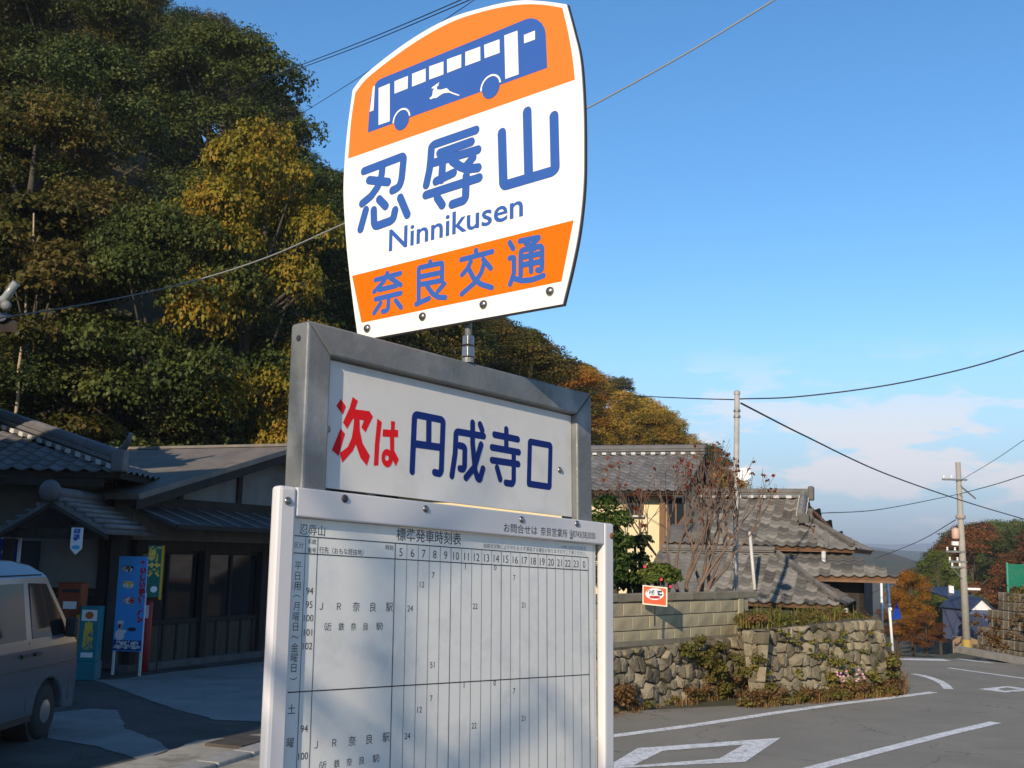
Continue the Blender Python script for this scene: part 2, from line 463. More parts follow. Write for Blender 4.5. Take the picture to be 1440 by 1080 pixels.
sheet('concrete_apron', rough_edge([g2(*p) for p in [(70, 1004), (125, 998), (166, 1000), (177, 1026), (222, 1043), (238, 1056), (200, 1070), (133, 1050), (66, 1040)]]), 0.012, M_CONC, yard)
sheet('sun_patch_strip', rough_edge([g2(*p) for p in [(60, 1106), (150, 1080), (232, 1060), (276, 1043), (355, 1035), (430, 1026), (470, 1120), (120, 1135)]]), 0.0125, mat('worn concrete with painted sun', (0.40, 0.36, 0.29), (0.30, 0.27, 0.21), 5, .9, .5, 50, c3=(0.2, 0.18, 0.14), s3=2.5), yard)  # pale concrete cut to the sun patch outline, its brightness put into the colour
# kerb slabs and a gutter lid along the roadside
e0, e1 = Vector((*g2(185, 1092), 0)), Vector((*g2(420, 1026), 0))
kd = (e1 - e0).normalized(); kn = Vector((-kd.y, kd.x, 0)); L = (e1 - e0).length
kb = MB().box((0, 0, 0), (0.57, 0.24, 0.16)).mesh('kerb_slab'); kb.materials.append(M_KERB)
for i in range(int(L / 0.6)):
    c = e0 + kd * (0.3 + 0.6 * i) - kn * 0.35
    o = link('kerb_slab', kb, None, yard, bevel=0.015); o.location = (c.x, c.y, -0.02); o.rotation_euler = (random.uniform(-.01, .01), random.uniform(-.01, .01), math.atan2(kd.y, kd.x))
lid = e0 + kd * (L * 0.62) + kn * 0.06
MB().box((lid.x, lid.y, 0.025), (0.62, 0.42, 0.04), math.atan2(kd.y, kd.x)).build('gutter_lid', mat('gutter lid', (0.05, 0.04, 0.035), (0.09, 0.07, 0.05), 8, 0.8), yard, bevel=0.008)

# ================================================================== the bus stop
# print on its plates, in millimetres on the plate (across, up)
TR = {
 'nin': [[[-161.2,518],[-90.2,520.8],[-87.3,518],[-88.2,508.9],[-90,490],[-92.6,481.9],[-97.2,478.3],[-106.3,477.1]],[[-125.9,518.5],[-127.1,503.8],[-133.9,488.6],[-145.8,478.3],[-162.5,471.8]],[[-150.5,502.4],[-115,490.9]],[[-155.1,460.7],[-164,435.6]],[[-140,457],[-138.9,439.4],[-136.2,434.2],[-131.3,433.5],[-108.2,434.9],[-103,437.4],[-100.5,448]],[[-130.3,470.2],[-118.1,457.9]],[[-91.5,463.3],[-78.2,437]]],
 'niku': [[[36.4,523.4],[-33.2,522.9],[-38.4,520.8],[-39.2,503.7],[-40.9,489.6],[-46.1,470.1]],[[-23.8,508.4],[29.1,509.5]],[[-34.9,497.5],[40,496]],[[-18.5,491.2],[-19.7,470.9]],[[-29.3,471.1],[0.2,475.1]],[[-2.3,492.1],[11.1,481],[23.1,474.6],[40.7,471.9]],[[32.2,487.4],[21.9,480]],[[-46.4,456.4],[42.5,458.2]],[[21.5,466.1],[21,438.2],[18.3,434.1],[-1.2,433.4]],[[-26.6,448.5],[-17.8,436.2]]],
 'san': [[[78.1,508.1],[80.8,441.7],[83.9,438.2],[153.6,438.5],[158.8,440.8],[157.2,507.9]],[[117.2,525],[119.6,440.6]]],
 'nara': [[[-133.1,358.4],[-88.3,359.1]],[[-111.9,363.8],[-116.5,354.2],[-134.8,342.6]],[[-107.3,357.1],[-87.1,343.2]],[[-125.4,343.6],[-94.9,343.6]],[[-132,331.9],[-86.7,332.2]],[[-107.9,330],[-108.6,314.8],[-112.7,312.7],[-118.1,313.1]],[[-122.4,325],[-133.7,313.6]],[[-95.2,323.8],[-85.6,313]],[[-36.8,364.6],[-36.7,360.9]],[[-54.9,313.4],[-56.2,359.2],[-54.4,360.4],[-17.2,359.2],[-16.2,357.5],[-16.2,335.7]],[[-51.4,347.8],[-19.5,346.9]],[[-54.1,337.6],[-17.9,336.3]],[[-59,312.8],[-37.5,316.6]],[[-40.8,332.9],[-31.9,322],[-21.7,315.2],[-10.3,313]],[[-12.1,331],[-22.6,323.5]],[[38.5,364.5],[39.2,358.9]],[[15.2,357.1],[64.2,357.7]],[[30.4,351.8],[25.8,344],[16.9,337.4]],[[50.2,350.7],[62.3,336.9]],[[51.6,345.5],[47.6,334.3],[38.3,324.1],[16.6,312.7]],[[27.8,342.5],[35.5,329],[46.5,319.9],[63.9,312.4]],[[91.1,363.6],[96.3,355]],[[91.2,344.2],[97.9,343.9],[97.7,323.8],[92,311.6]],[[99,317.2],[109.3,312.6],[124.4,310.9],[141.2,313]],[[106.6,362.3],[135.5,361.2],[124.4,353.5]],[[114.9,358.4],[128.8,348.9]],[[108,319.7],[107.9,348.3],[109.8,350.4],[137,349.8],[139.2,347.5],[139.1,322.2],[136.9,319.8],[132.6,321.4]],[[123.2,350.6],[123.2,321.6]],[[110.5,341.5],[138.2,340.7]],[[110.5,331.9],[138.2,330.7]]],
 'tsugi': [[[91.8,163.7],[99.5,156.7],[95.6,147],[85.8,155.2]],[[93.2,131.6],[99.5,126.5],[91.7,101.5],[81.7,106.7]],[[108.9,168.5],[116.6,165.5],[113,155.4],[134.5,156.4],[140,151],[129.5,132],[123.1,136.6],[126.7,144.8],[120.1,145],[120.9,133],[125.5,119.5],[137.1,106.7],[133.1,95.3],[123.3,102.9],[115.7,117.2],[111.4,109.1],[97,94.9],[93,104.9],[104,112.6],[109.3,122.9],[111.1,132.8],[112,144.9],[109.9,144.1],[102.4,132.3],[96,138.4],[105,155.9]],[[146.8,149.8],[153.8,146.8],[150.9,121.5],[150.2,97.7],[143.5,96.4],[144.1,120.6]],[[168.1,149.9],[174.3,150.2],[174.2,140.6],[179.7,141.3],[179.6,132.8],[173.7,132.3],[174.2,117],[181.8,107.8],[177.4,99.5],[170.6,107.7],[167.9,116.8],[167.1,131.5],[155.4,130.7],[156.1,139.1],[168.3,139.8]]],
 'haring': [[[163.3,107.2],[172.6,108.2],[163,118.2],[166.7,107.6]]],
 'enjo': [[[203.7,96.3],[205.6,160.1],[208.8,163.1],[251.7,163],[254.3,161.2],[252.5,102.2],[249.7,98.1],[240.9,98.9]],[[229.6,161.3],[230,132.2]],[[207.3,128.7],[252.4,129.7]],[[328.2,152.9],[280.2,152.3],[277.2,150.1],[276.3,125.5],[271,97.8]],[[283.2,135.8],[291.2,135.6],[293.6,133.5],[293.4,111.9],[290.8,107.4],[284.9,108]],[[307.1,166.7],[307.4,141.2],[312.4,109.1],[317.1,98.9],[321.8,98.2],[327.1,112.2]],[[323.1,141.6],[311.5,112.6],[295.8,98.1]],[[320.9,166.5],[324.7,159.9]],[[348.8,157.4],[395.2,157.2]],[[372,167.1],[372.1,144]],[[344.2,140.7],[397.2,140.7]],[[344.3,124.7],[396.2,125.3]],[[387,139.5],[387.1,103],[384.1,98.7],[371.4,99]],[[354.1,116.2],[360.3,102.5]],[[417.9,102.1],[420,157.5],[464.4,157.7],[461.8,101.9],[417.9,102.1]]],
 'bus': [[[-156.1,572.6],[-153.5,620.9],[-148.4,637],[-140.8,644.3],[-134,645.8],[115.5,648.9],[123.1,647.6],[132.2,642.7],[139.7,634.8],[144.2,626.1],[145.6,619],[147.7,573.3]]],
 'buswin': [[[-148.5,638.4],[-144.6,638.5],[-145.9,602.5],[-153.4,602.4]],[[-137.4,632.8],[-116.4,633.4],[-114.4,577.5],[-135.5,577.9]],[[-107.5,633.8],[-82.8,634],[-82.7,615.7],[-106.9,615.4]],[[-75.3,634.6],[-50.8,634.6],[-50.4,616.1],[-74.8,615.9]],[[-44.7,635.6],[-19.6,634.9],[-19.2,616.3],[-44.1,616.7]],[[-13.5,635.8],[10.9,635.1],[11.2,616.8],[-12.7,616.4]],[[17.7,636.1],[42.5,635.6],[43.1,616.2],[18,616.5]],[[48.9,635.8],[73.9,635.3],[74.3,616.6],[50,617]],[[81.6,637.9],[102.4,637.6],[104.5,578.1],[83.5,578.2]],[[112.4,628.2],[129.5,628.4],[129.6,616.5],[112.9,616.7]]],
 'deer': [[[-43.4,589.8],[-38.3,591.9],[-37.4,598.4],[-34.8,601.3],[-39.6,602.4],[-39,604.2],[-34.8,605.1],[-30.3,606.6],[-25.8,607.4],[-28.2,604.8],[-26.5,603.5],[-30.2,602.6],[-30.2,598.7],[-23.9,596],[-13.7,595.4],[-10.6,592.8],[-9.1,590.2],[-1.3,585.1],[8.8,579.2],[7.8,578.1],[-1.3,583.1],[-9.5,588],[-19.7,589.7],[-25.8,588.2],[-30.9,586.7],[-36.1,587.9],[-40.2,587.5]]],
 'wheel': [[[-92.4,573.5]],[[60.4,574.4]]],
 'plate': [[[-189.1,646.4],[-196.5,592.9],[-200,547.3],[-200.5,500.4],[-195.4,451.8],[-187.4,399.4],[-173.3,330.1],[-165,293.6],[-163.1,280.8],[167.7,274.2],[180.9,317.1],[191.2,359.3],[197.7,407.8],[199.3,453.7],[199,513.3],[195.1,569.7],[186.8,607.4],[176.4,647.5],[139.6,664.9],[100.9,679.3],[49.2,688.8],[-17.7,694],[-88.5,684.7],[-162.5,663]]],
 'orange1': [[[-193.2,544.5],[-189.8,599.6],[-183.2,640.3],[-156.1,656.7],[-80.5,677.9],[-11,687.1],[49.2,683.3],[101,673.4],[139.5,660.1],[170.4,644.9],[178.5,610.2],[184.4,575.9],[187.8,545.6]]],
 'orange2': [[[-177.5,372.4],[-156.7,304],[166.6,301.3],[184.1,371.4]]],
 'bolts': [[[-145.2,294.4],[-47.6,294.5],[51.4,293.4],[150.6,292.3]]],
}

LN = Vector((-0.0215, 0.0574, 1.0))                      # the post leans a little
def plate_frame(o, d):
    o = Vector(o) + Vector((0, 0, CAMZ)); d = Vector(d); d = d - LN * d.dot(LN)
    n = d.cross(LN).normalized()
    if n.y > 0: n = -n
    return (lambda s, z, off=0.0: o + d * (s / 1000) + LN * (z / 1000) + n * (off / 1000)), n
_da = -0.9089; _ba = 0.6935
DISC, DN = plate_frame((-0.0684 * 1.034, 1.3 * 1.034, 0), (-math.sin(_da), -math.cos(_da), 0))
BRD, BN = plate_frame((-0.2328, 1.1209, 0), (math.sin(_ba), math.cos(_ba), 0))
_mid = BRD(290, 0, -15) - LN * (CAMZ + 0.0)
BASE = Vector((_mid.x, _mid.y, 0))
stop = thing('bus_stop', 'bus stop post with orange and white round-shouldered sign, destination panel and framed timetable', 'bus stop', BASE)
M_STEEL = mat('galvanised steel', (0.215, 0.22, 0.21), (0.155, 0.16, 0.154), 14, 0.55, 0.12, 60, metal=0.35, c3=(0.30, 0.305, 0.295), s3=9, rvar=0.12)
M_MAST = mat('pale mast steel', (0.42, 0.40, 0.36), (0.33, 0.315, 0.285), 6, 0.5)
M_BOLT = mat('bolt steel', (0.34, 0.33, 0.3), (0.22, 0.21, 0.19), 90, 0.3, metal=0.9)
M_RUST = mat('rusty screw', (0.28, 0.10, 0.05), (0.16, 0.06, 0.03), 90, 0.8)
M_WHITE = mat('sign white', (0.82, 0.80, 0.74), (0.79, 0.77, 0.71), 3, 0.35, spec=0.5)
M_ORANGE = mat('sign orange', (0.88, 0.195, 0.025), (0.86, 0.185, 0.022), 5, 0.42, spec=0.25)
M_ORANGE2 = mat('sign deep orange', (0.86, 0.15, 0.001), (0.84, 0.14, 0.001), 5, 0.42, spec=0.15)
M_BLUE = mat('sign blue', (0.034, 0.105, 0.36), (0.038, 0.11, 0.38), 5, 0.45, spec=0.25)
M_NAVY = mat('panel navy', (0.008, 0.024, 0.15), (0.009, 0.026, 0.16), 5, 0.6, spec=0.12)
M_RED = mat('panel red', (0.72, 0.012, 0.016), (0.68, 0.012, 0.016), 5, 0.6, spec=0.12)
M_EDGE = mat('sign dark edge', (0.035, 0.032, 0.035), rough=0.5)
M_PANEL = mat('panel white', (0.67, 0.645, 0.60), (0.63, 0.605, 0.56), 5, 0.5, c3=(0.57, 0.55, 0.51), s3=14)
M_CASE = mat('timetable case enamel', (0.62, 0.60, 0.59), (0.59, 0.57, 0.56), 6, 0.4)
M_PAPER = mat('timetable paper', (0.86, 0.82, 0.74), (0.81, 0.775, 0.70), 4, 0.55, c3=(0.74, 0.71, 0.66), s3=22)
M_INK = mat('print black', (0.02, 0.02, 0.022), rough=0.7, spec=0.1)
M_GREYINK = mat('print grey', (0.16, 0.165, 0.17), rough=0.6)
def loc(p): return Vector(p) - BASE
def flat(name, fr, polys, off, m, parent, step=0.02):
    b = MB()
    for i, q in enumerate(polys):
        b.add([loc(fr(s, z, off + i * step)) for s, z in q], [tuple(range(len(q)))])
    return b.build(name, m, parent, fix=False)
def stroke_polys(pts, hw):
    out = []
    for (a, b), (c, d) in zip(pts[:-1], pts[1:]):
        L = math.hypot(c - a, d - b) or 1; nx, ny = -(d - b) / L * hw, (c - a) / L * hw
        out.append([(a + nx, b + ny), (a - nx, b - ny), (c - nx, d - ny), (c + nx, d + ny)])
    for a, b in pts: out.append([(a + hw * math.cos(k * math.pi / 8), b + hw * math.sin(k * math.pi / 8)) for k in range(16)])
    return out
def smooth_line(pts):
    """round the corners of a brush stroke"""
    if len(pts) < 3: return pts
    out = [pts[0]]
    for p, q, r_ in zip(pts[:-2], pts[1:-1], pts[2:]):
        for t in (0.25, 0.5, 0.75):
            a = [(p[i] + q[i]) / 2 * 0 + q[i] + (p[i] - q[i]) * min(1, 6 / max(math.dist(p, q), 1)) * 0.5 for i in (0, 1)]
            c = [q[i] + (r_[i] - q[i]) * min(1, 6 / max(math.dist(r_, q), 1)) * 0.5 for i in (0, 1)]
            out.append(tuple((1 - t) ** 2 * a[i] + 2 * t * (1 - t) * q[i] + t * t * c[i] for i in (0, 1)))
    return out + [pts[-1]]
def strokes(name, fr, lines, hw, off, m, parent):
    polys = []
    for l in lines: polys += stroke_polys(smooth_line([tuple(p) for p in l]), hw)
    return flat(name, fr, polys, off, m, parent, 0.004)
def lay_text(b, fr, s, x, z, h=None, w=None, off=0.0, center=False, bold=0.0):
    """word with its lower left (or centre) at x, z; h = body height, w = total width, in mm"""
    vs, fs, (x0, x1, y0, y1) = text_geo(s, 1.0, bold)
    k = (h / 0.88) if h else w / (x1 - x0); kx = w / (x1 - x0) if w else k
    if center: dx, dz = x - (x0 + x1) / 2 * kx, z - (y0 + y1) / 2 * k
    else: dx, dz = x - x0 * kx, z
    b.add([loc(fr(dx + v[0] * kx, dz + v[1] * k, off)) for v in vs], fs)
    return b

# round-shouldered sign
def spline_outline(P, corners, k=6):
    """smooth curve through traced points, sharp at the corners"""
    out = []; n = len(P)
    for a, b in zip(corners, corners[1:] + [corners[0] + n]):
        seg = [P[i % n] for i in range(a, b + 1)]
        ext = [tuple(2 * seg[0][j] - seg[1][j] for j in (0, 1))] + seg + [tuple(2 * seg[-1][j] - seg[-2][j] for j in (0, 1))]
        for i in range(1, len(ext) - 2):
            p0, p1, p2, p3 = ext[i - 1:i + 3]; kk = k if len(seg) > 2 else 1
            for q in range(kk):
                t = q / kk; out.append(tuple(.5 * (2 * p1[j] + (p2[j] - p0[j]) * t + (2 * p0[j] - 5 * p1[j] + 4 * p2[j] - p3[j]) * t * t + (3 * p1[j] - p0[j] - 3 * p2[j] + p3[j]) * t ** 3) for j in (0, 1)))
    return out
P = spline_outline([tuple(p) for p in TR['plate'][0]], [0, 8, 9, 17])
b = MB(); n = len(P)
b.add([loc(DISC(s, z, 0)) for s, z in P] + [loc(DISC(s, z, -1.5)) for s, z in P], [tuple(range(n)), tuple(range(n, 2 * n))[::-1]] + [(i, n + i, n + (i + 1) % n, (i + 1) % n) for i in range(n)])
sign = b.build('sign_plate', M_WHITE, stop)
Q = [(s * 1.006, 480 + (z - 480) * 1.004 - 0.6) for s, z in P]
b = MB(); b.add([loc(DISC(s, z, -1.8)) for s, z in Q] + [loc(DISC(s, z, -5.5)) for s, z in Q], [tuple(range(n)), tuple(range(n, 2 * n))[::-1]] + [(i, n + i, n + (i + 1) % n, (i + 1) % n) for i in range(n)])
b.build('sign_backing', M_EDGE, stop)
flat('orange_band', DISC, [spline_outline(TR['orange1'][0], [0, 2, 9, 12])], 0.25, M_ORANGE, sign)
flat('orange_band', DISC, TR['orange2'], 0.25, M_ORANGE2, sign)
flat('bus_emblem', DISC, TR['bus'], 0.5, M_BLUE, sign)
for q in TR['buswin']: flat('emblem_window', DISC, [q], 0.8, M_WHITE, sign)
flat('leaping_deer_emblem', DISC, TR['deer'], 0.8, M_WHITE, sign)
arcs, discs = [], []
for i, w in enumerate(TR['wheel']):
    cx, cz = w[0]; r0, r1 = 13.6 + 0.6 * i, 16.2 + 0.6 * i
    arcs.append([(cx + r1 * math.cos(a), cz + r1 * math.sin(a)) for a in np.linspace(R(5), R(185), 18)] + [(cx + r0 * math.cos(a), cz + r0 * math.sin(a)) for a in np.linspace(R(185), R(5), 18)])
    discs.append([(cx + r0 * math.cos(a), cz - 1 + r0 * math.sin(a)) for a in np.linspace(0, 2 * math.pi, 28)[:-1]])
for q in discs: flat('emblem_wheel', DISC, [q], 0.9, M_BLUE, sign)
for q in arcs: flat('emblem_wheel_arch', DISC, [q], 1.2, M_WHITE, sign)
for k_ in ('nin', 'niku'): strokes('stop_name_lettering', DISC, TR[k_], 5.9, 0.5, M_BLUE, sign)
strokes('stop_name_lettering', DISC, TR['san'], 6.6, 0.5, M_BLUE, sign)
for i_, j_ in ((0, 8), (8, 15), (15, 21), (21, 30)): strokes('operator_lettering', DISC, TR['nara'][i_:j_], 3.5, 0.5, M_BLUE, sign)
b = MB(); lay_text(b, DISC, 'Ninnikusen', -110, 393.5, h=37, w=221, off=0.5, bold=0.012); b.build('latin_lettering', M_BLUE, sign, fix=False)
for s, z in TR['bolts'][0]:
    MB().lathe(loc(DISC(s, z, 0.1)), [(5.6e-3, 0), (5.6e-3, 1.2e-3), (4.2e-3, 3.4e-3), (1.5e-3, 4.2e-3)], 14, DN).build('bolt', M_BOLT, sign, smooth=True)
# spindle with its two nuts
sp = MB().tube([loc(DISC(14, 232, -16)), loc(DISC(14, 330, -16))], 0.0046, 12); sp.build('spindle', M_STEEL, stop, smooth=True)
for z0, z1, rr in ((236, 249, 0.0088), (251, 263, 0.0082)):
    MB().lathe(loc(DISC(14, z0, -16)), [(rr, 0), (rr, (z1 - z0) / 1000)], 6, LN).build('nut', M_BOLT, stop, bevel=0.0008)
MB().lathe(loc(DISC(14, 229, -16)), [(0.0075, 0), (0.0075, 0.006)], 14, LN).build('washer', M_STEEL, stop)
# square-tube frame whose legs run down to the ground
def bar(s0, z0, s1, z1, o0, o1):
    q = [(s0, z0), (s1, z0), (s1, z1), (s0, z1)]
    return [loc(BRD(s, z, o0)) for s, z in q], [loc(BRD(s, z, o1)) for s, z in q]
def mitre(q, o0, o1): return [loc(BRD(s, z, o0)) for s, z in q], [loc(BRD(s, z, o1)) for s, z in q]
frame = thing('tube_frame', '', '', (0, 0, 0)); del frame['label']; del frame['category']; frame.parent = stop
zl = -1985
for q, o0, o1 in (([(35, 45), (68, 45), (68, 205.2), (35, 238.2)], -29, 0), ([(512, 45), (545, 45), (545, 238.2), (512, 205.2)], -29, 0),
                  ([(35, zl), (68, zl), (68, 44.6), (35, 44.6)], -38, -8), ([(512, zl), (545, zl), (545, 44.6), (512, 44.6)], -38, -8)):
    MB().hexa(*mitre(q, o0, o1)).build('frame_leg', M_STEEL, frame, bevel=0.0025)
MB().hexa(*mitre([(68.4, 205.6), (511.6, 205.6), (544.6, 238.6), (35.4, 238.6)], -29, 0)).build('frame_top', M_STEEL, frame, bevel=0.0025)
MB().lathe(loc(BRD(34.6, 221, -15)), [(0.0032, 0), (0.0032, 0.0008)], 14, -(BRD(1, 0) - BRD(0, 0))).build('drain_hole', M_EDGE, frame)
# destination panel
pan = MB().hexa(*mitre([(69, 66), (511, 66), (511, 204), (69, 204)], -13, -10)).build('destination_panel', M_PANEL, stop)
for q in TR['tsugi']: flat('panel_red_lettering', BRD, [q], -9.7, M_RED, pan)
hc, hr_, ht, hi = TR['haring'][0]
rx, rz_ = abs(hr_[0] - hc[0]) * 0.93, abs(ht[1] - hc[1]) * 0.93; ri = abs(hi[0] - hc[0]) * 0.9; na = 28
b = MB(); A = [2 * math.pi * k / na for k in range(na)]
b.add([loc(BRD(hc[0] + rx * math.cos(a), hc[1] + rz_ * math.sin(a), -9.5)) for a in A] + [loc(BRD(hc[0] - .4 + ri * math.cos(a), hc[1] + ri * math.sin(a), -9.5)) for a in A],
      [(k, (k + 1) % na, na + (k + 1) % na, na + k) for k in range(na)])
b.build('panel_red_lettering', M_RED, pan, fix=False)
for i_, j_ in ((0, 3), (3, 8), (8, 14), (14, 15)): strokes('panel_blue_lettering', BRD, TR['enjo'][i_:j_], 4.3, -9.7, M_NAVY, pan)
for s, z in ((74.5, 128.4), (484, 126.8)):
    MB().lathe(loc(BRD(s, z, -10)), [(4.2e-3, 0), (4.2e-3, 1e-3), (2.6e-3, 2.6e-3)], 12, BN).build('screw', M_BOLT, pan, smooth=True)
# timetable case
case = thing('timetable_case', '', '', (0, 0, 0)); del case['label']; del case['category']; case.parent = stop
ZB = -430
MB().hexa(*mitre([(0, ZB), (24, ZB), (24, 61), (1, 61)], -7, 7)).build('case_stile', M_CASE, case, bevel=0.004)
MB().hexa(*mitre([(553, ZB), (575, ZB), (586, 61), (564, 61)], -7, 7)).build('case_stile', M_CASE, case, bevel=0.003)
MB().hexa(*mitre([(24.4, 31.5), (563.6, 31.5), (563.6, 61), (24.4, 61)], -6.5, 6)).build('case_rail', M_CASE, case, bevel=0.0015)
MB().hexa(*mitre([(24.4, ZB), (552.6, ZB), (552.6, ZB + 30), (24.4, ZB + 30)], -6.5, 6)).build('case_rail', M_CASE, case, bevel=0.0015)
MB().hexa(*mitre([(24.3, ZB + 30), (553, ZB + 30), (556, 31.3), (24.3, 31.3)], -6.8, -4)).build('case_back', M_PANEL, case)
pap = flat('timetable_sheet', BRD, [[(26, ZB + 31), (549, ZB + 31), (549, 31), (26, 31)]], -3.6, M_PAPER, case)
for s, z, m in ((11.5, 45.8, M_BOLT), (88, 54.5, M_EDGE), (210.7, 53, M_BOLT), (383.4, 53, M_BOLT), (500.3, 55.5, M_BOLT), (579, 44, M_RUST)):  # rivets; the dark stud stands for a hole, its shade put into the colour
    MB().lathe(loc(BRD(s, z, 6.1 if 30 < s < 560 else 7.1)), [(4.3e-3, 0), (4.3e-3, 0.8e-3), (2.5e-3, 2.2e-3)], 12, BN).build('rivet_and_hole', m, case, smooth=True)
# ruled lines
b = MB()
def rule(s0, z0, s1, z1, w, off):
    if s0 == s1: q = [(s0 - w / 2, z0), (s0 + w / 2, z0), (s1 + w / 2, z1), (s1 - w / 2, z1)]
    else: q = [(s0, z0 - w / 2), (s1, z1 - w / 2), (s1, z1 + w / 2), (s0, z0 + w / 2)]
    b.add([loc(BRD(s, z, off)) for s, z in q], [(0, 1, 2, 3)])
COLW = (538 - 173.4) / 20
for z in (13, -4.3, -140, -285): rule(29, z, 538, z, 1.1, -3.3)
for s in (29.5, 173.4, 538): rule(s, 13, s, ZB + 40, 1.0, -3.25)
for s in (45.5, 61.5): rule(s, 13, s, ZB + 40, 0.7, -3.25)
for i in range(1, 20): rule(173.4 + COLW * i, 13, 173.4 + COLW * i, ZB + 40, 0.75 if i in (5, 10, 15) else 0.5, -3.25)
b.build('ruled_lines', M_INK, case, fix=False)
b = MB()
OF = -3.4
lay_text(b, BRD, '忍辱山', 37, 15.5, h=10.5, off=OF)
lay_text(b, BRD, '標準発車時刻表', 175, 17.5, h=13.5, w=107, off=OF, bold=0.008)
lay_text(b, BRD, '行先（おもな経由地）', 64, -2.2, h=6.2, w=62, off=OF)
lay_text(b, BRD, '区分', 31, 1.5, h=5.6, off=OF); lay_text(b, BRD, '系統', 48.4, 6, h=5.2, off=OF); lay_text(b, BRD, '番号', 48.4, -2.8, h=5.2, off=OF)
lay_text(b, BRD, '時刻', 158.5, 5.2, h=5.6, off=OF)
for i in range(20): lay_text(b, BRD, str((5 + i) % 24), 173.4 + COLW * (i + 0.5), 3.4, h=11.5, off=OF, center=True)
def vertical(word, x, ztop, pitch, h):
    for i, ch in enumerate(word):
        if ch != ' ': lay_text(b, BRD, ch, x, ztop - pitch * i, h=h, off=OF, center=True)
vertical('平日用︵月曜日〜金曜日︶', 37, -17, 10.0, 8.6)
def block(z0, nums, lab):
    for t, dz in nums: lay_text(b, BRD, t, 53.4, z0 + dz, h=8.6, off=OF, center=True)
    for i, ch in enumerate('ＪＲ奈良駅'): lay_text(b, BRD, ch, 69.5 + 24.3 * i, z0 - 56.5, h=9.6 if i > 1 else 8.6, off=OF, center=True)
    for i, ch in enumerate('（近鉄奈良駅）'): lay_text(b, BRD, ch, (76, 80.5, 98, 115, 132.5, 152, 156.5)[i], z0 - 77, h=7.6, off=OF, center=True)
    for col, t, dz in ((6, '24', -57.5), (7, '12', -31), (8, '7', -20), (11, '1', -8), (12, '22', -54), (14, '0', -7.5), (16, '7', -18.5), (17, '21', -51.5)):
        lay_text(b, BRD, t, 173.4 + COLW * (col - 4.6), z0 + dz, h=8.2, off=OF, center=True)
block(0, (('94', -41.5), ('95', -55), ('100', -68.5), ('101', -82.5), ('102', -96)), '')
lay_text(b, BRD, '51', 173.4 + COLW * 3.45, -119.5, h=8.2, off=OF, center=True)
block(-135.7, (('94', -40), ('100', -66)), '')
vertical('土  曜', 36.5, -156, 10.6, 9.0)
b.build('timetable_print', M_INK, case, fix=False)
b = MB()
lay_text(b, BRD, '道路状況等によりやむをえず遅延する場合がありますのでご了承ください。', 322, 15.8, h=5.2, w=212, off=OF)
lay_text(b, BRD, '19年12月1日改正', 478, 22.6, h=4.6, w=56, off=OF)
b.build('timetable_small_print', M_GREYINK, case, fix=False)
b = MB()
lay_text(b, BRD, 'お問合せは', 349, 36.5, h=10.5, w=66, off=6.3); lay_text(b, BRD, '奈良営業所', 422, 36.5, h=10.5, w=57, off=6.3); lay_text(b, BRD, '☎', 483, 36.5, h=10, w=9, off=6.3); lay_text(b, BRD, '0743(58)3030', 492, 37.5, h=10.5, w=50, off=6.3)
b.build('enquiry_print', mat('print slate', (0.07, 0.075, 0.085), rough=0.6), case, fix=False)
# clear cover sheet
mp = bpy.data.materials.new('clear cover'); mp.use_nodes = True
N_, L_ = mp.node_tree.nodes, mp.node_tree.links; N_.clear()
o_ = N_.new('ShaderNodeOutputMaterial'); mx_ = N_.new('ShaderNodeMixShader'); tp_ = N_.new('ShaderNodeBsdfTransparent'); gl_ = N_.new('ShaderNodeBsdfGlossy')
tp_.inputs[0].default_value = (0.96, 0.97, 0.98, 1); gl_.inputs['Roughness'].default_value = 0.12; 
nz_ = N_.new('ShaderNodeTexNoise'); nz_.inputs['Scale'].default_value = 9; bp_ = N_.new('ShaderNodeBump'); bp_.inputs['Strength'].default_value = 0.25; bp_.inputs['Distance'].default_value = 0.01
L_.new(nz_.outputs['Fac'], bp_.inputs['Height']); L_.new(bp_.outputs[0], gl_.inputs['Normal'])
mx_.inputs[0].default_value = 0.07; L_.new(tp_.outputs[0], mx_.inputs[1]); L_.new(gl_.outputs[0], mx_.inputs[2]); L_.new(mx_.outputs[0], o_.inputs[0])
flat('cover_sheet', BRD, [[(25, ZB + 31), (551, ZB + 31), (554, 31), (25, 31)]], -1.5, mp, case)
# concrete foot
fc = BRD(290, -1985, -15)
MB().hexa([(-0.36, -0.2, 0), (0.36, -0.2, 0), (0.36, 0.2, 0), (-0.36, 0.2, 0)], [(-0.33, -0.17, 0.15), (0.33, -0.17, 0.15), (0.33, 0.17, 0.15), (-0.33, 0.17, 0.15)]).build('concrete_foot', M_KERB, stop, bevel=0.015)
ft = bpy.data.objects['concrete_foot']; ft.rotation_euler = (0, 0, math.pi / 2 - _ba); ft.location = (fc.x - BASE.x, fc.y - BASE.y, 0)

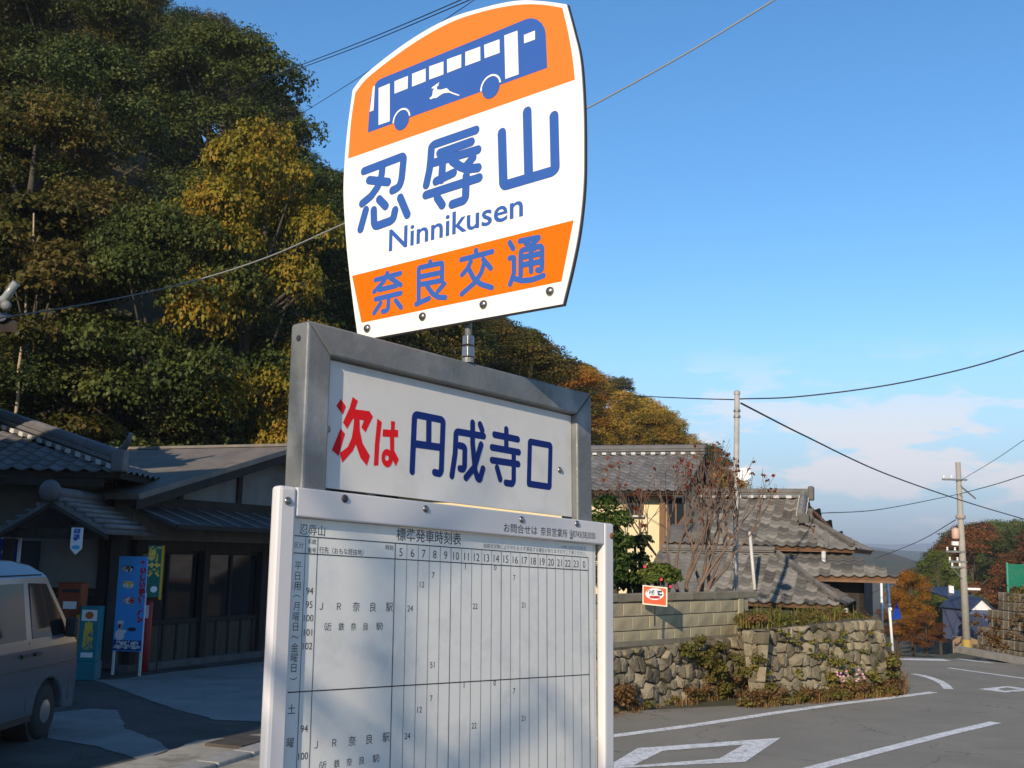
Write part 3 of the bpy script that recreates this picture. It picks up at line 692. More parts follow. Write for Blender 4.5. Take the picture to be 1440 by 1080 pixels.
# ================================================================== roof tiles
def pantile(w, l, name):
    """one S-curved roof tile lying in x (across), y (up the slope), z (out)"""
    prof_ = [(-0.5, 0.035), (-0.36, 0.052), (-0.2, 0.028), (0.0, 0.004), (0.2, 0.002), (0.38, 0.018), (0.5, 0.036)]
    vs = []
    for yy, dz in ((0, 0.022), (l * 1.12, 0.0)):
        vs += [(p[0] * w, yy, p[1] * w / 0.27 + dz) for p in prof_]
    n = len(prof_)
    vs += [(p[0] * w, 0, p[1] * w / 0.27 + 0.0) for p in prof_]
    fs = [(i, i + 1, n + i + 1, n + i) for i in range(n - 1)] + [(2 * n + i, 2 * n + i + 1, i + 1, i) for i in range(n - 1)]
    me = bpy.data.meshes.new(name); me.from_pydata(vs, [], fs); me.update()
    me.polygons.foreach_set('use_smooth', [i < n - 1 for i in range(len(fs))])
    return me
def inside(p, poly):
    c = False; j = len(poly) - 1
    for i in range(len(poly)):
        a, b = poly[i], poly[j]
        if (a[1] > p[1]) != (b[1] > p[1]) and p[0] < (b[0] - a[0]) * (p[1] - a[1]) / (b[1] - a[1]) + a[0]: c = not c
        j = i
    return c
def tile_slope(parent, poly, m, w=0.27, l=0.23, single=300, base_m=None, th=0.10, name='roof_slope', span=None):
    """roof slope: poly[0]->poly[1] is the eave (left to right seen from outside). A slab under courses of single tiles"""
    poly = [Vector(p) for p in poly]
    u = (poly[1] - poly[0]).normalized(); nrm = u.cross(poly[-1] - poly[0]).normalized()
    if nrm.z < 0: nrm = -nrm
    v = nrm.cross(u)
    if v.z < 0: v = -v
    slab = MB().prism([p - nrm * th for p in poly], nrm * (th - 0.004)).build(name, base_m or m, parent)
    p2 = [((p - poly[0]).dot(u), (p - poly[0]).dot(v)) for p in poly]
    x0, x1 = min(p[0] for p in p2), max(p[0] for p in p2); y1 = max(p[1] for p in p2)
    me = pantile(w, l, 'roof_tile'); me.materials.append(m)
    rot = Matrix((u, v, nrm)).transposed().to_4x4()
    spots = []
    for j in range(int(y1 / l) + 1):
        for i in range(int((x1 - x0) / w) + 1):
            x = x0 + (i + 0.5) * w; y = j * l - 0.05
            if inside((x, y + l * 0.5), p2): spots.append((x, y))
    if span: spots.sort(key=lambda s: abs(s[0] - span))
    for k, (x, y) in enumerate(spots[:single]):
        o = bpy.data.objects.new('roof_tile', me); COL.objects.link(o); o.parent = parent
        t = Matrix.Translation(poly[0] + u * x + v * y)
        o.matrix_local = t @ rot @ Matrix.Rotation(random.uniform(-.012, .012), 4, 'Z') @ Matrix.Rotation(random.uniform(-.01, .012), 4, 'X')
    rest = spots[single:]
    if rest:
        b = MB(); src = [v_.co.copy() for v_ in me.vertices]; fs = [tuple(p.vertices) for p in me.polygons]
        for x, y in rest:
            t = Matrix.Translation(poly[0] + u * x + v * y) @ rot
            b.add([t @ c for c in src], fs)
        o = b.build('roof_tiles', m, parent, fix=False); o['kind'] = 'stuff'
    return slab
def ridge(parent, a, b, m, h=0.22, w=0.2, mm=None, name='ridge'):
    """stacked ridge tiles from a to b with a round cap"""
    a, b = Vector(a), Vector(b); d = (b - a).normalized(); side = d.cross(Vector((0, 0, 1))).normalized(); up = side.cross(d)
    k = MB()
    for i, (ww, hh) in enumerate(((w, 0.0), (w * .86, h * .34), (w * .74, h * .62))):
        c = (a + b) / 2 + up * (hh + h * .14)
        k.box(c, ((b - a).length - .02 * i, ww, h * .28 - .006), ax=(d, side, up))
    k.tube([a + up * h * .9, b + up * h * .9], w * .3, 8)
    o = k.build(name, m, parent, bevel=0.008)
    if mm:
        q = MB(); n = int((b - a).length / 0.30)
        for i in range(n):
            c = a + d * (0.15 + 0.30 * i)
            for s in (-1, 1): q.box(c + side * s * (w * .5 + .01) + up * .03, (0.13, 0.02, 0.07), ax=(d, side, up))
        struct(q.build('ridge_mortar', mm, parent), 'stuff')
    return o

M_TILE = mat('grey roof tile', (0.125, 0.122, 0.122), (0.085, 0.083, 0.085), 3, 0.55, 0.15, 40, objrand=0.28, spec=0.5)
M_TILE_OLD = mat('weathered roof tile', (0.115, 0.108, 0.096), (0.185, 0.17, 0.145), 2.2, 0.75, 0.3, 40, objrand=0.55, c3=(0.075, 0.072, 0.066), s3=1.6)
M_PLASTER = mat('grey plaster', (0.24, 0.235, 0.215), (0.19, 0.185, 0.17), 2, 0.9, 0.2, 40, c3=(0.15, 0.145, 0.13), s3=1.2)
M_DARKWOOD = mat('dark timber', (0.022, 0.017, 0.013), (0.04, 0.03, 0.022), 6, 0.8, 0.3, 30, stretch=(1, 1, 0.15))
M_BOARD = mat('weathered board', (0.09, 0.068, 0.045), (0.055, 0.042, 0.03), 5, 0.8, 0.3, 40, stretch=(2, 2, 0.2), objrand=0.2)
M_METALROOF = mat('old sheet roof', (0.19, 0.165, 0.14), (0.13, 0.115, 0.10), 2, 0.6, 0.1, 40, c3=(0.22, 0.17, 0.125), s3=5)
M_TINROOF = mat('painted tin', (0.06, 0.06, 0.062), (0.085, 0.08, 0.08), 3, 0.5)
M_GLASS = glass('dark window glass')
M_STONE_BASE = mat('plinth stone', (0.13, 0.127, 0.12), (0.09, 0.087, 0.08), 5, 0.9, 0.4, 40)

# ================================================================== left: the shop with its gable turned to the road
shop = thing('shop_building', 'dark timber shop with shallow gable roof and glazed front, behind the blue standing sign', 'building', (-5.98, 18.15, 0), R(65))
GW, GE, GP_, GD = 7.1, 2.92, 3.90, 8.0
MB().prism([(0, 0.02, 2.06), (GW, 0.02, 2.06), (GW, 0.02, GE - .05), (GW / 2, 0.02, GP_ - .08), (0, 0.02, GE - .05)], (0, 0.12, 0)).build('gable_wall', M_PLASTER, shop)
MB().box((0.06, GD / 2, 1.4), (0.12, GD - .3, 2.75)).build('wall', M_PLASTER, shop)
MB().box((GW - .06, GD / 2, 1.4), (0.12, GD - .3, 2.75)).build('wall', M_PLASTER, shop)
MB().box((GW / 2, GD, 1.4), (GW, 0.12, 2.75)).build('wall', M_PLASTER, shop)
for s in (0, 1):
    xe, xr = (-0.55, GW / 2) if s == 0 else (GW + .55, GW / 2)
    ze = GE - 0.16
    q = [(xe, -0.55, ze), (xr, -0.55, GP_), (xr, GD + .4, GP_), (xe, GD + .4, ze)]
    if s: q = q[::-1]
    MB().slab(q, 0.09).build('roof_slope', M_METALROOF, shop)
    MB().prism([(xe, -0.52, ze - .095), (xr, -0.52, GP_ - .095), (xr, -0.52, GP_ - .25), (xe, -0.52, ze - .25)], (0, 0.05, 0)).build('barge_board', M_DARKWOOD, shop)
MB().box((GW / 2, GD / 2, GP_ + .01), (0.22, GD + .95, 0.05)).build('ridge_cap', M_METALROOF, shop)
for x in (1.0, 2.55, 4.1, 5.6): 
    hz = GE - .1 + (GP_ - GE) * (1 - abs(x - GW / 2) / (GW / 2)) - .05
    MB().box((x, -0.012, (2.62 + hz) / 2), (0.11, 0.05, hz - 2.62)).build('gable_post', M_DARKWOOD, shop)
MB().box((GW / 2, -0.03, 2.66), (GW, 0.08, 0.2)).build('tie_beam', M_DARKWOOD, shop)
MB().slab([(-.15, -.98, 2.30), (GW + .2, -.98, 2.30), (GW + .2, -0.01, 2.60), (-.15, -0.01, 2.60)], 0.035).build('awning_roof', M_TINROOF, shop)
for i in range(14): 
    x = -.1 + .5 * i
    MB().tube([(x, -.985, 2.315), (x, -.03, 2.612)], 0.016, 6).build('awning_batten', mat('batten', (0.2, 0.2, 0.2), rough=.6), shop)
MB().box((GW / 2, -.985, 2.275), (GW + .3, 0.03, 0.07)).build('awning_fascia', M_DARKWOOD, shop)
MB().box((GW / 2, -0.02, 1.98), (GW, 0.14, 0.16)).build('lintel', M_DARKWOOD, shop)
for x in (0.05, 1.7, 3.3, 4.95, 6.55): MB().box((x, -0.03, 1.05), (0.14, 0.14, 1.9)).build('post', M_DARKWOOD, shop)
for i in range(4):
    x = 0.05 + 1.625 * i + .81
    for dx in (-.37, .37):
        MB().box((x + dx, 0.05, 1.32), (0.70, 0.02, 1.14)).build('glass_door', M_GLASS, shop)
        MB().box((x + dx, 0.035, 1.86), (0.74, 0.04, 0.05)).build('door_rail', M_DARKWOOD, shop)
    MB().box((x, 0.03, 1.32), (0.05, 0.05, 1.1)).build('door_stile', M_DARKWOOD, shop)
MB().box((GW / 2, 0.0, 0.735), (GW, 0.1, 0.07)).build('sill_rail', M_DARKWOOD, shop)
for i in range(19):
    x = 0.28 + 0.335 * i
    MB().box((x, 0.0, 0.40), (0.285, 0.03, 0.58)).build('wainscot_panel', M_BOARD, shop)
    MB().box((x + .167, -0.008, 0.40), (0.045, 0.05, 0.60)).build('wainscot_post', M_DARKWOOD, shop)
MB().box((GW / 2, 0.0, 0.055), (GW + .2, 0.3, 0.11)).build('plinth', M_STONE_BASE, shop, bevel=0.01)
MB().box((GW / 2, 1.2, 1.3), (GW - .4, 0.05, 2.4)).build('inner_screen', mat('dim interior', (0.05, 0.05, 0.05), rough=.9), shop)

# ================================================================== left: hipped house with porch
house = thing('hip_roof_house', 'old plastered house with dark hipped tile roof and small porch at the left edge', 'house', (-9.0, 16.6, 0))
def hl(p): return Vector(p) - Vector((-9.0, 16.6, 0))
E_ = at(170, 664, 17.0); Q_ = at(-8, 599, 19.4)
MB().box((-0.55, 1.66, 2.15), (6.3, 0.12, 1.75)).build('wall', M_PLASTER, house)
MB().box((-0.55, 1.65, 0.62), (6.3, 0.14, 1.08)).build('wainscot', M_DARKWOOD, house)
MB().box((2.54, 4.2, 1.5), (0.12, 5.0, 2.9)).build('wall', M_PLASTER, house)
MB().box((2.56, 1.58, 1.5), (0.14, 0.14, 2.9)).build('corner_post', M_DARKWOOD, house)
tile_slope(house, [hl((-14, 17.0, E_.z)), hl(E_), hl(Q_), hl((-14, 19.4, Q_.z))], M_TILE, 0.27, 0.24, 230, M_DARKWOOD, span=6.0)
tile_slope(house, [hl(E_), hl((E_.x, 22.4, E_.z)), hl((Q_.x, 20.4, Q_.z)), hl(Q_)], M_TILE, 0.27, 0.24, 60, M_DARKWOOD)
ridge(house, hl(E_) + Vector((0, 0, .03)), hl(Q_) + Vector((0, 0, .03)), M_TILE, 0.26, 0.22, mat('mortar', (0.5, 0.49, 0.46), rough=.9))
ridge(house, hl(Q_) + Vector((0, 0, .03)), hl((-14, 19.4, Q_.z + .03)), M_TILE, 0.3, 0.24)
c = hl(E_)
MB().box(c + Vector((-.03, -.0, .17)), (0.2, 0.24, 0.34)).build('ridge_end_tile', M_TILE, house, bevel=0.03)
MB().tube([c + Vector((-.12, .12, .3)), c + Vector((.02, -.02, .36)), c + Vector((.11, -.1, .46)), c + Vector((.16, -.15, .58))], [.06, .055, .045, .03], 10).build('ridge_end_horn', M_TILE, house, smooth=True)
MB().box((-0.75, .48, E_.z - .16), (7.2, 0.04, 0.12)).build('eave_board', M_DARKWOOD, house)
# porch
pk = hl(at(73, 706, 15.9)); pl_ = hl(at(-12, 756, 15.9)); pr = hl(at(152, 752, 15.9))
for e in (pl_, pr):
    back = Vector((0, 2.1, 0))
    q = [e, pk, pk + back, e + back] if e is pl_ else [pk, e, e + back, pk + back]
    MB().slab([p + Vector((0, 0, .05)) for p in q], .05).build('porch_roof', M_TILE, house)
    d = (e - pk); 
    for k in range(6):
        t = (k + .5) / 6; cc = pk + d * t + Vector((0, 0.04, .08))
        MB().tube([cc, cc + back * .9], 0.045, 6).build('porch_tile_roll', M_TILE, house, smooth=True)
    MB().tube([pk + Vector((0, -.02, -.05)), e + Vector((0, -.02, -.05))], 0.04, 6).build('porch_barge', M_DARKWOOD, house)
MB().tube([pk + Vector((0, -.06, .13)), pk + Vector((0, 2.0, .13))], 0.09, 10).build('porch_ridge', M_TILE, house, smooth=True)
MB().lathe(pk + Vector((0, -.07, .15)), [(0.15, 0), (0.16, .03), (0.13, .07), (0.05, .085)], 18, (0, -1, 0)).build('porch_ridge_end', M_TILE, house, smooth=True)
for e in (pl_,):
    MB().box((pk.x + (e.x - pk.x) * .75, pk.y + .12, (e.z) / 2), (0.12, 0.12, e.z)).build('porch_post', M_DARKWOOD, house)
MB().box((pk.x, pk.y + .12, pr.z + .0), (1.15, 0.1, 0.14)).build('porch_beam', M_DARKWOOD, house)
MB().box((1.15, 1.59, 1.0), (0.75, 0.06, 2.0)).build('doorway', mat('dim interior', (0.05, 0.05, 0.05)), house)
# corner of the upper roof at the edge of the picture
u0 = hl(at(22, 398, 16.2)); u1 = hl(at(-6, 436, 16.4)); u2 = hl(at(-90, 452, 17.4))
MB().tube([u2, u1 + Vector((-.1, 0, 0)), (u0 + u1) / 2 + Vector((.0, 0, -.03)), u0], [0.09, 0.085, 0.07, 0.055], 12).build('ridge_end_horn', mat('glazed tile', (0.30, 0.32, 0.31), (0.2, 0.22, 0.2), 8, 0.25), house, smooth=True)
MB().lathe(hl(at(9, 430, 16.25)), [(0.075, 0), (0.075, .05), (0.05, .07)], 14, (0.2, -1, 0)).build('ridge_end_tile', M_TILE, house, smooth=True)
uc = hl(at(24, 452, 16.2))
tile_slope(house, [uc + Vector((-5, 0, 0)), uc, uc + Vector((-1.6, 2.0, .75)), uc + Vector((-5, 2.0, .75))], M_TILE, 0.27, 0.24, 0, M_DARKWOOD, th=.16)
MB().box(uc + Vector((-4.2, 2.6, -1.0)), (4.0, 3.4, 2.0)).build('upper_wall', M_PLASTER, house)

# things standing or hanging in front of the two buildings
def rect_on(fr, x0, z0, x1, z1, off): return [fr(x0, z0, off), fr(x1, z0, off), fr(x1, z1, off), fr(x0, z1, off)]
b_base = gp(176, 951); a_dir = azv(97); a_n = Vector((a_dir.y, -a_dir.x, 0))
stand = thing('standing_sign', 'tall light blue standing signboard with red column of writing and cook figure', 'sign board', (b_base.x, b_base.y, 0.012), math.pi / 2 - R(97))
SW, SZ0, SZ1 = 0.46, 0.36, 1.79
MB().box((0, 0, (SZ0 + SZ1) / 2), (SW, 0.03, SZ1 - SZ0)).build('panel', mat('sign light blue', (0.07, 0.36, 0.80), (0.06, 0.33, 0.76), 4, .4), stand, bevel=.004)
for s in (-1, 1): MB().box((s * (SW / 2 - .015), 0.02, 0.62), (0.035, 0.03, 1.24)).build('leg', mat('painted white legs', (0.6, 0.6, 0.58), rough=.5), stand)
MB().box((0, -0.0165, 0.45), (SW - .01, 0.003, 0.15)).build('name_strip', mat('strip navy', (0.01, 0.035, 0.22), rough=.4), stand)
def blobs(name, items, m, parent, y):
    k = MB()
    for i, (x, z, rx_, rz2) in enumerate(items): k.add([(x + rx_ * math.cos(a), y - i * 0.0001, z + rz2 * math.sin(a)) for a in np.linspace(0, 2 * math.pi, 17)[:-1]], [tuple(range(16))])
    return k.build(name, m, parent, fix=False)
def words(name, items, m, parent, y):
    """flat words: (text, centre x, centre z, height) facing -y"""
    k = MB()
    for t, x, z, h in items:
        vs, fs, (x0, x1, y0, y1) = text_geo(t, h / .88, .01)
        k.add([(x + v[0] - (x0 + x1) / 2, y, z + v[1] - (y0 + y1) / 2) for v in vs], fs)
    return k.build(name, m, parent, fix=False)
M_PW = mat('print white', (0.75, 0.75, 0.73), rough=.5); M_PR = mat('print red', (0.55, 0.02, 0.03), rough=.5); M_PY = mat('print yellow', (0.75, 0.5, 0.06), rough=.5); M_PD = mat('print dark', (0.03, 0.03, 0.05), rough=.5)
blobs('badge', [(-.08, 1.60, .09, .045), (-.05, 1.36, .095, .055), (-.02, 1.12, .09, .05)], M_PW, stand, -.0175)
words('badge_lettering', [('軽油', -.08, 1.60, .075)], M_PD, stand, -.019); words('badge_lettering', [('灯油', -.05, 1.36, .075)], M_PY, stand, -.019); words('badge_lettering', [('洗車', -.02, 1.12, .075)], M_PR, stand, -.019)
words('column_lettering', [(ch, .175, 1.68 - .105 * i, .088) for i, ch in enumerate('おいしい手作りパン')], M_PR, stand, -.018)
blobs('cook_figure', [(-.13, .60, .075, .085), (-.125, .79, .05, .028), (-.13, .765, .045, .03), (-.07, .655, .05, .025)], M_PW, stand, -.0178)
blobs('cook_face', [(-.12, .725, .036, .042)], mat('print skin', (0.6, 0.36, 0.24), rough=.5), stand, -.019); blobs('cook_pan', [(.06, .69, .07, .03), (-.14, .735, .018, .035)], M_PD, stand, -.0192)
words('strip_lettering', [('手づくりの店', 0, .485, .05), ('毎日焼きたてをどうぞ', 0, .42, .036)], M_PW, stand, -.0195)

bp = gp(116, 957)
cab = thing('drink_cabinet', 'teal cabinet with yellow lettering and round picture, between van and blue sign', 'cabinet', (bp.x, bp.y + .1, 0.008), R(4))
M_TEAL = mat('teal enamel', (0.012, 0.19, 0.22), (0.012, 0.16, 0.2), 4, .4)
MB().box((0, 0, 0.13), (0.36, 0.32, 0.26)).build('base', M_TEAL, cab, bevel=.012)
MB().box((0.03, 0, 0.66), (0.28, 0.26, 0.80)).build('body', M_TEAL, cab, bevel=.012)
MB().box((-0.135, 0, 0.6), (0.05, 0.24, 0.66)).build('side_panel', mat('cabinet ochre', (0.45, 0.26, 0.03), rough=.5), cab)
MB().box((0.03, -.132, 0.93), (0.22, 0.006, 0.16)).build('picture_panel', M_PW, cab)
blobs('picture', [(0.03, 0.93, .06, .055)], mat('picture orange', (0.5, 0.12, 0.02), rough=.5), cab, -.137)
words('lettering', [(ch, .03, .77 - .13 * i, .12) for i, ch in enumerate('自販機')], M_PY, cab, -.133)
MB().box((0.03, -.132, 0.36), (0.17, 0.006, 0.07)).build('notice', M_PW, cab)

mb_ = at(96, 850, 17.0)
post = thing('mail_box', 'rust red box with a slot and paper notice above the teal cabinet', 'mail box', (mb_.x - .02, mb_.y + .2, 0.008))
MB().box((0, 0, 1.08), (0.36, 0.28, 0.62)).build('box', mat('rust red enamel', (0.30, 0.06, 0.025), (0.22, 0.05, 0.02), 7, .5), post, bevel=.02)
MB().box((0, 0, 0.4), (0.1, 0.1, 0.78)).build('post', M_STONE_BASE, post)
MB().box((0.02, -.142, 1.27), (0.26, 0.006, 0.045)).build('slot', M_EDGE, post); MB().box((0.02, -.142, 1.06), (0.2, 0.006, 0.11)).build('notice', M_PW, post)

hg = at(109, 740, 15.8)
pen = thing('hanging_sign', 'small white and blue hanging sign with pointed foot under the porch eave', 'hanging sign', (hg.x, hg.y, hg.z))
MB().prism([(-.08, 0, -.02), (.08, 0, -.02), (.08, 0, -.31), (0, 0, -.39), (-.08, 0, -.31)], (0, .02, 0)).build('panel', M_PW, pen)
MB().box((0, .01, 0.0), (0.24, 0.03, 0.025)).build('bracket', M_DARKWOOD, pen)
words('lettering', [(ch, 0, -.08 - .075 * i, .07) for i, ch in enumerate('切手')], mat('print blue', (0.03, 0.1, 0.4), rough=.5), pen, -.003)
blobs('stripe', [(0, -.29, .06, .03)], mat('print sky', (0.1, 0.4, 0.6), rough=.5), pen, -.003)

bl = at(6, 780, 16.4)
blue = thing('blue_sign_board', 'dark blue square board with white crescent mark behind the van roof', 'sign board', (bl.x, bl.y, 0.006))
MB().box((0, 0, bl.z), (0.46, 0.04, 0.52)).build('panel', M_PW, blue, bevel=.004); MB().box((0, -.021, bl.z), (0.38, 0.006, 0.44)).build('blue_field', mat('strip navy', (0.01, 0.035, 0.22)), blue)
MB().box((0, 0.03, bl.z / 2), (0.06, 0.04, bl.z)).build('post', M_DARKWOOD, blue)
blobs('crescent', [(0.05, bl.z + .03, .085, .07)], M_PW, blue, -.0245); blobs('crescent_cut', [(0.075, bl.z + .045, .055, .045)], mat('strip navy', (0.01, 0.035, 0.22)), blue, -.0255)

bn_ = at(216, 804, 17.9)
ban = thing('shop_banner', 'narrow green banner with yellow characters and yellow edge, right of the blue sign', 'banner', (bn_.x, bn_.y, 0.008), R(50))
zc = bn_.z
MB().box((0, 0, zc), (0.24, 0.012, 0.80)).build('cloth', mat('banner green', (0.012, 0.14, 0.10), (0.01, 0.12, 0.09), 6, .8), ban)
MB().box((.145, 0, zc - .02), (0.05, 0.012, 0.84)).build('edge_strip', mat('banner yellow', (0.62, 0.36, 0.02), rough=.8), ban)
MB().tube([(.175, 0, 0), (.175, 0, zc + .45)], .012, 8).build('pole', M_DARKWOOD, ban)
words('lettering', [('新', 0, zc + .27, .2), ('茶', 0, zc + .02, .2)], M_PY, ban, -.007); blobs('mark', [(0.02, zc - .28, .06, .05)], M_PW, ban, -.007)

rc = gp(205, 945)
can = thing('red_bin', 'narrow red and white bin beside the blue sign', 'bin', (rc.x, rc.y - .1, 0.012))
MB().lathe((0, 0, 0.0), [(0.06, 0), (0.065, .5), (0.07, 1.05), (0.055, 1.1)], 14).build('body', mat('bin red', (0.4, 0.03, 0.03), rough=.5), can, smooth=True)
MB().box((0, -.07, 1.18 - .25), (0.06, 0.01, 0.2)).build('label_strip', M_PW, can)

# ================================================================== the van
van = thing('kei_van', 'silver kei van parked in the shade at the left edge, nose to the shop', 'van', (-5.44, 10.86, 0.006), R(-2))
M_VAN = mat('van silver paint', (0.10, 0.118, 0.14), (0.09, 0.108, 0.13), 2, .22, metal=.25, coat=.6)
M_TYRE = mat('tyre rubber', (0.025, 0.025, 0.026), rough=.85); M_RIM = mat('wheel rim', (0.32, 0.33, 0.34), rough=.35, metal=.7); M_BLACKP = mat('black plastic', (0.02, 0.02, 0.022), rough=.5)
M_VGLASS = mat('car glass', (0.008, 0.010, 0.012), rough=.03, spec=.22)
prof_v = [(1.66, .24), (1.70, .42), (1.71, .70), (1.66, .95), (1.50, 1.10), (1.02, 1.66), (.80, 1.755), (.45, 1.80), (-.4, 1.82), (-1.25, 1.80), (-1.56, 1.73), (-1.66, 1.50), (-1.70, 1.0), (-1.69, .30), (-1.60, .22)]
def arch(cy, r=.34): return [(cy + r * math.cos(a), max(.22, .27 + r * math.sin(a))) for a in np.linspace(math.pi, 0, 13)]
outline = prof_v + arch(-1.25) + arch(1.05)
def vx(z): return .735 - max(0, z - .92) * .15 - max(0, z - 1.62) * .6
bm = bmesh.new()
ring_l = [bm.verts.new((-vx(z), y, z)) for y, z in outline]; ring_r = [bm.verts.new((vx(z), y, z)) for y, z in outline]
n = len(outline)
for i in range(n): bm.faces.new((ring_l[i], ring_l[(i + 1) % n], ring_r[(i + 1) % n], ring_r[i]))
bm.faces.new(ring_l[::-1]); bm.faces.new(ring_r)
bmesh.ops.bisect_plane(bm, geom=bm.verts[:] + bm.edges[:] + bm.faces[:], plane_co=(0, 0, .93), plane_no=(0, 0, 1))
bmesh.ops.bisect_plane(bm, geom=bm.verts[:] + bm.edges[:] + bm.faces[:], plane_co=(0, 0, 1.63), plane_no=(0, 0, 1))
for v in bm.verts: v.co.x = math.copysign(vx(v.co.z), v.co.x)
bmesh.ops.recalc_face_normals(bm, faces=bm.faces)
me = bpy.data.meshes.new('body'); bm.to_mesh(me); bm.free()
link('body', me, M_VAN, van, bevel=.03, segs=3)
def side_panel(name, pts, off, m, th=.006, sgn=1):
    vs = [(sgn * (vx(z) + off), y, z) for y, z in pts]; k = MB(); k.prism(vs, (sgn * th, 0, 0)); return k.build(name, m, van)
for sg in (1, -1):
    side_panel('side_window', [(.60, 1.03), (1.42, 1.03), (1.30, 1.20), (.98, 1.56), (.60, 1.575)], -.002, M_VGLASS, sgn=sg)
    side_panel('side_window', [(-.62, 1.03), (.47, 1.03), (.47, 1.575), (-.62, 1.575)], -.002, M_VGLASS, sgn=sg)
    side_panel('side_window', [(-1.54, 1.03), (-.76, 1.03), (-.76, 1.575), (-1.46, 1.575)], -.002, M_VGLASS, sgn=sg)
    for y0 in (.535, -.69, 1.50):
        side_panel('door_seam', [(y0 - .006, .34), (y0 + .006, .34), (y0 + .006, 1.0), (y0 - .006, 1.0)], .0005, M_EDGE, .003, sg)
    side_panel('body_crease', [(-1.6, .735), (1.6, .735), (1.6, .745), (-1.6, .745)], .0005, M_EDGE, .002, sg)
    for y0 in (.62, .34): side_panel('door_handle', [(y0, .86), (y0 + .14, .86), (y0 + .14, .895), (y0, .895)], .002, M_BLACKP if sg > 0 else M_VAN, .025, sg)
    side_panel('drip_rail', [(-1.5, 1.655), (.95, 1.66), (.95, 1.675), (-1.5, 1.67)], .004, M_VAN, .014, sg)
    side_panel('sill_trim', [(-.85, .235), (.64, .235), (.64, .30), (-.85, .30)], .002, M_BLACKP, .012, sg)
    MB().box((sg * .79, 1.36, 1.10), (.13, .07, .20)).build('mirror', M_BLACKP, van, bevel=.02)
    MB().box((sg * .70, 1.37, 1.03), (.12, .04, .04)).build('mirror_arm', M_BLACKP, van)
    for y0 in (-1.25, 1.05):
        w = MB().lathe((sg * .56, y0, .275), [(.13, 0), (.24, .0), (.272, .03), (.275, .10), (.262, .135), (.215, .15)], 28, (sg, 0, 0)).build('wheel', M_TYRE, van, smooth=True)
        MB().lathe((sg * .695, y0, .275), [(.20, 0.0), (.205, .012), (.16, .006), (.10, .018), (.04, .026)], 24, (sg, 0, 0)).build('rim', M_RIM, w, smooth=True)
        MB().lathe((sg * .40, y0, .275), [(.33, 0), (.33, .26)], 24, (sg, 0, 0)).build('wheel_well', M_EDGE, van)
MB().prism([(-.56, 1.06, 1.62), (.56, 1.06, 1.62), (.62, 1.475, 1.14), (-.62, 1.475, 1.14)], (0, .012, .012)).build('windscreen', M_VGLASS, van)
for s in (-1, 1):
    MB().box((s * .52, 1.70, .72), (.28, .04, .17)).build('headlight', mat('lamp glass', (0.6, 0.6, 0.58), rough=.1, spec=.8), van, bevel=.01)
    MB().box((s * .62, -1.695, .98), (.12, .03, .34)).build('tail_light', mat('tail red', (0.4, 0.01, 0.01), rough=.2), van, bevel=.01)
MB().box((0, 1.72, .38), (1.36, .08, .2)).build('bumper', M_VAN, van, bevel=.02); MB().box((0, -1.72, .38), (1.36, .08, .2)).build('bumper', M_VAN, van, bevel=.02)
MB().box((0, -1.672, 1.32), (1.1, .02, .44)).build('rear_window', M_VGLASS, van)
MB().box((0, 0.2, .9), (1.2, 2.4, .1)).build('interior_floor', M_BLACKP, van)

# ================================================================== right: stone and block walls
M_ROCK = mat('field stone', (0.155, 0.128, 0.082), (0.235, 0.195, 0.13), 3.5, 0.92, 0.9, 26, objrand=0.45, c3=(0.085, 0.085, 0.045), s3=3)
M_BLOCK = mat('concrete block', (0.43, 0.365, 0.225), (0.36, 0.30, 0.185), 4, 0.92, 0.5, 45, objrand=0.1, c3=(0.24, 0.205, 0.14), s3=2.2)
M_CAP = mat('mossy capping', (0.17, 0.15, 0.105), (0.24, 0.21, 0.15), 5, 0.95, 0.5, 40, objrand=0.1)
M_EARTH = mat('wall earth', (0.06, 0.05, 0.035), (0.09, 0.075, 0.05), 6, 0.95, 0.6, 20)
def clip_half(poly, px_, py_, nx, ny):
    out = []
    for i in range(len(poly)):
        a, b = poly[i], poly[(i + 1) % len(poly)]
        da, db = (a[0] - px_) * nx + (a[1] - py_) * ny, (b[0] - px_) * nx + (b[1] - py_) * ny
        if da <= 0: out.append(a)
        if (da < 0 < db) or (db < 0 < da):
            t = da / (da - db); out.append((a[0] + (b[0] - a[0]) * t, a[1] + (b[1] - a[1]) * t))
    return out
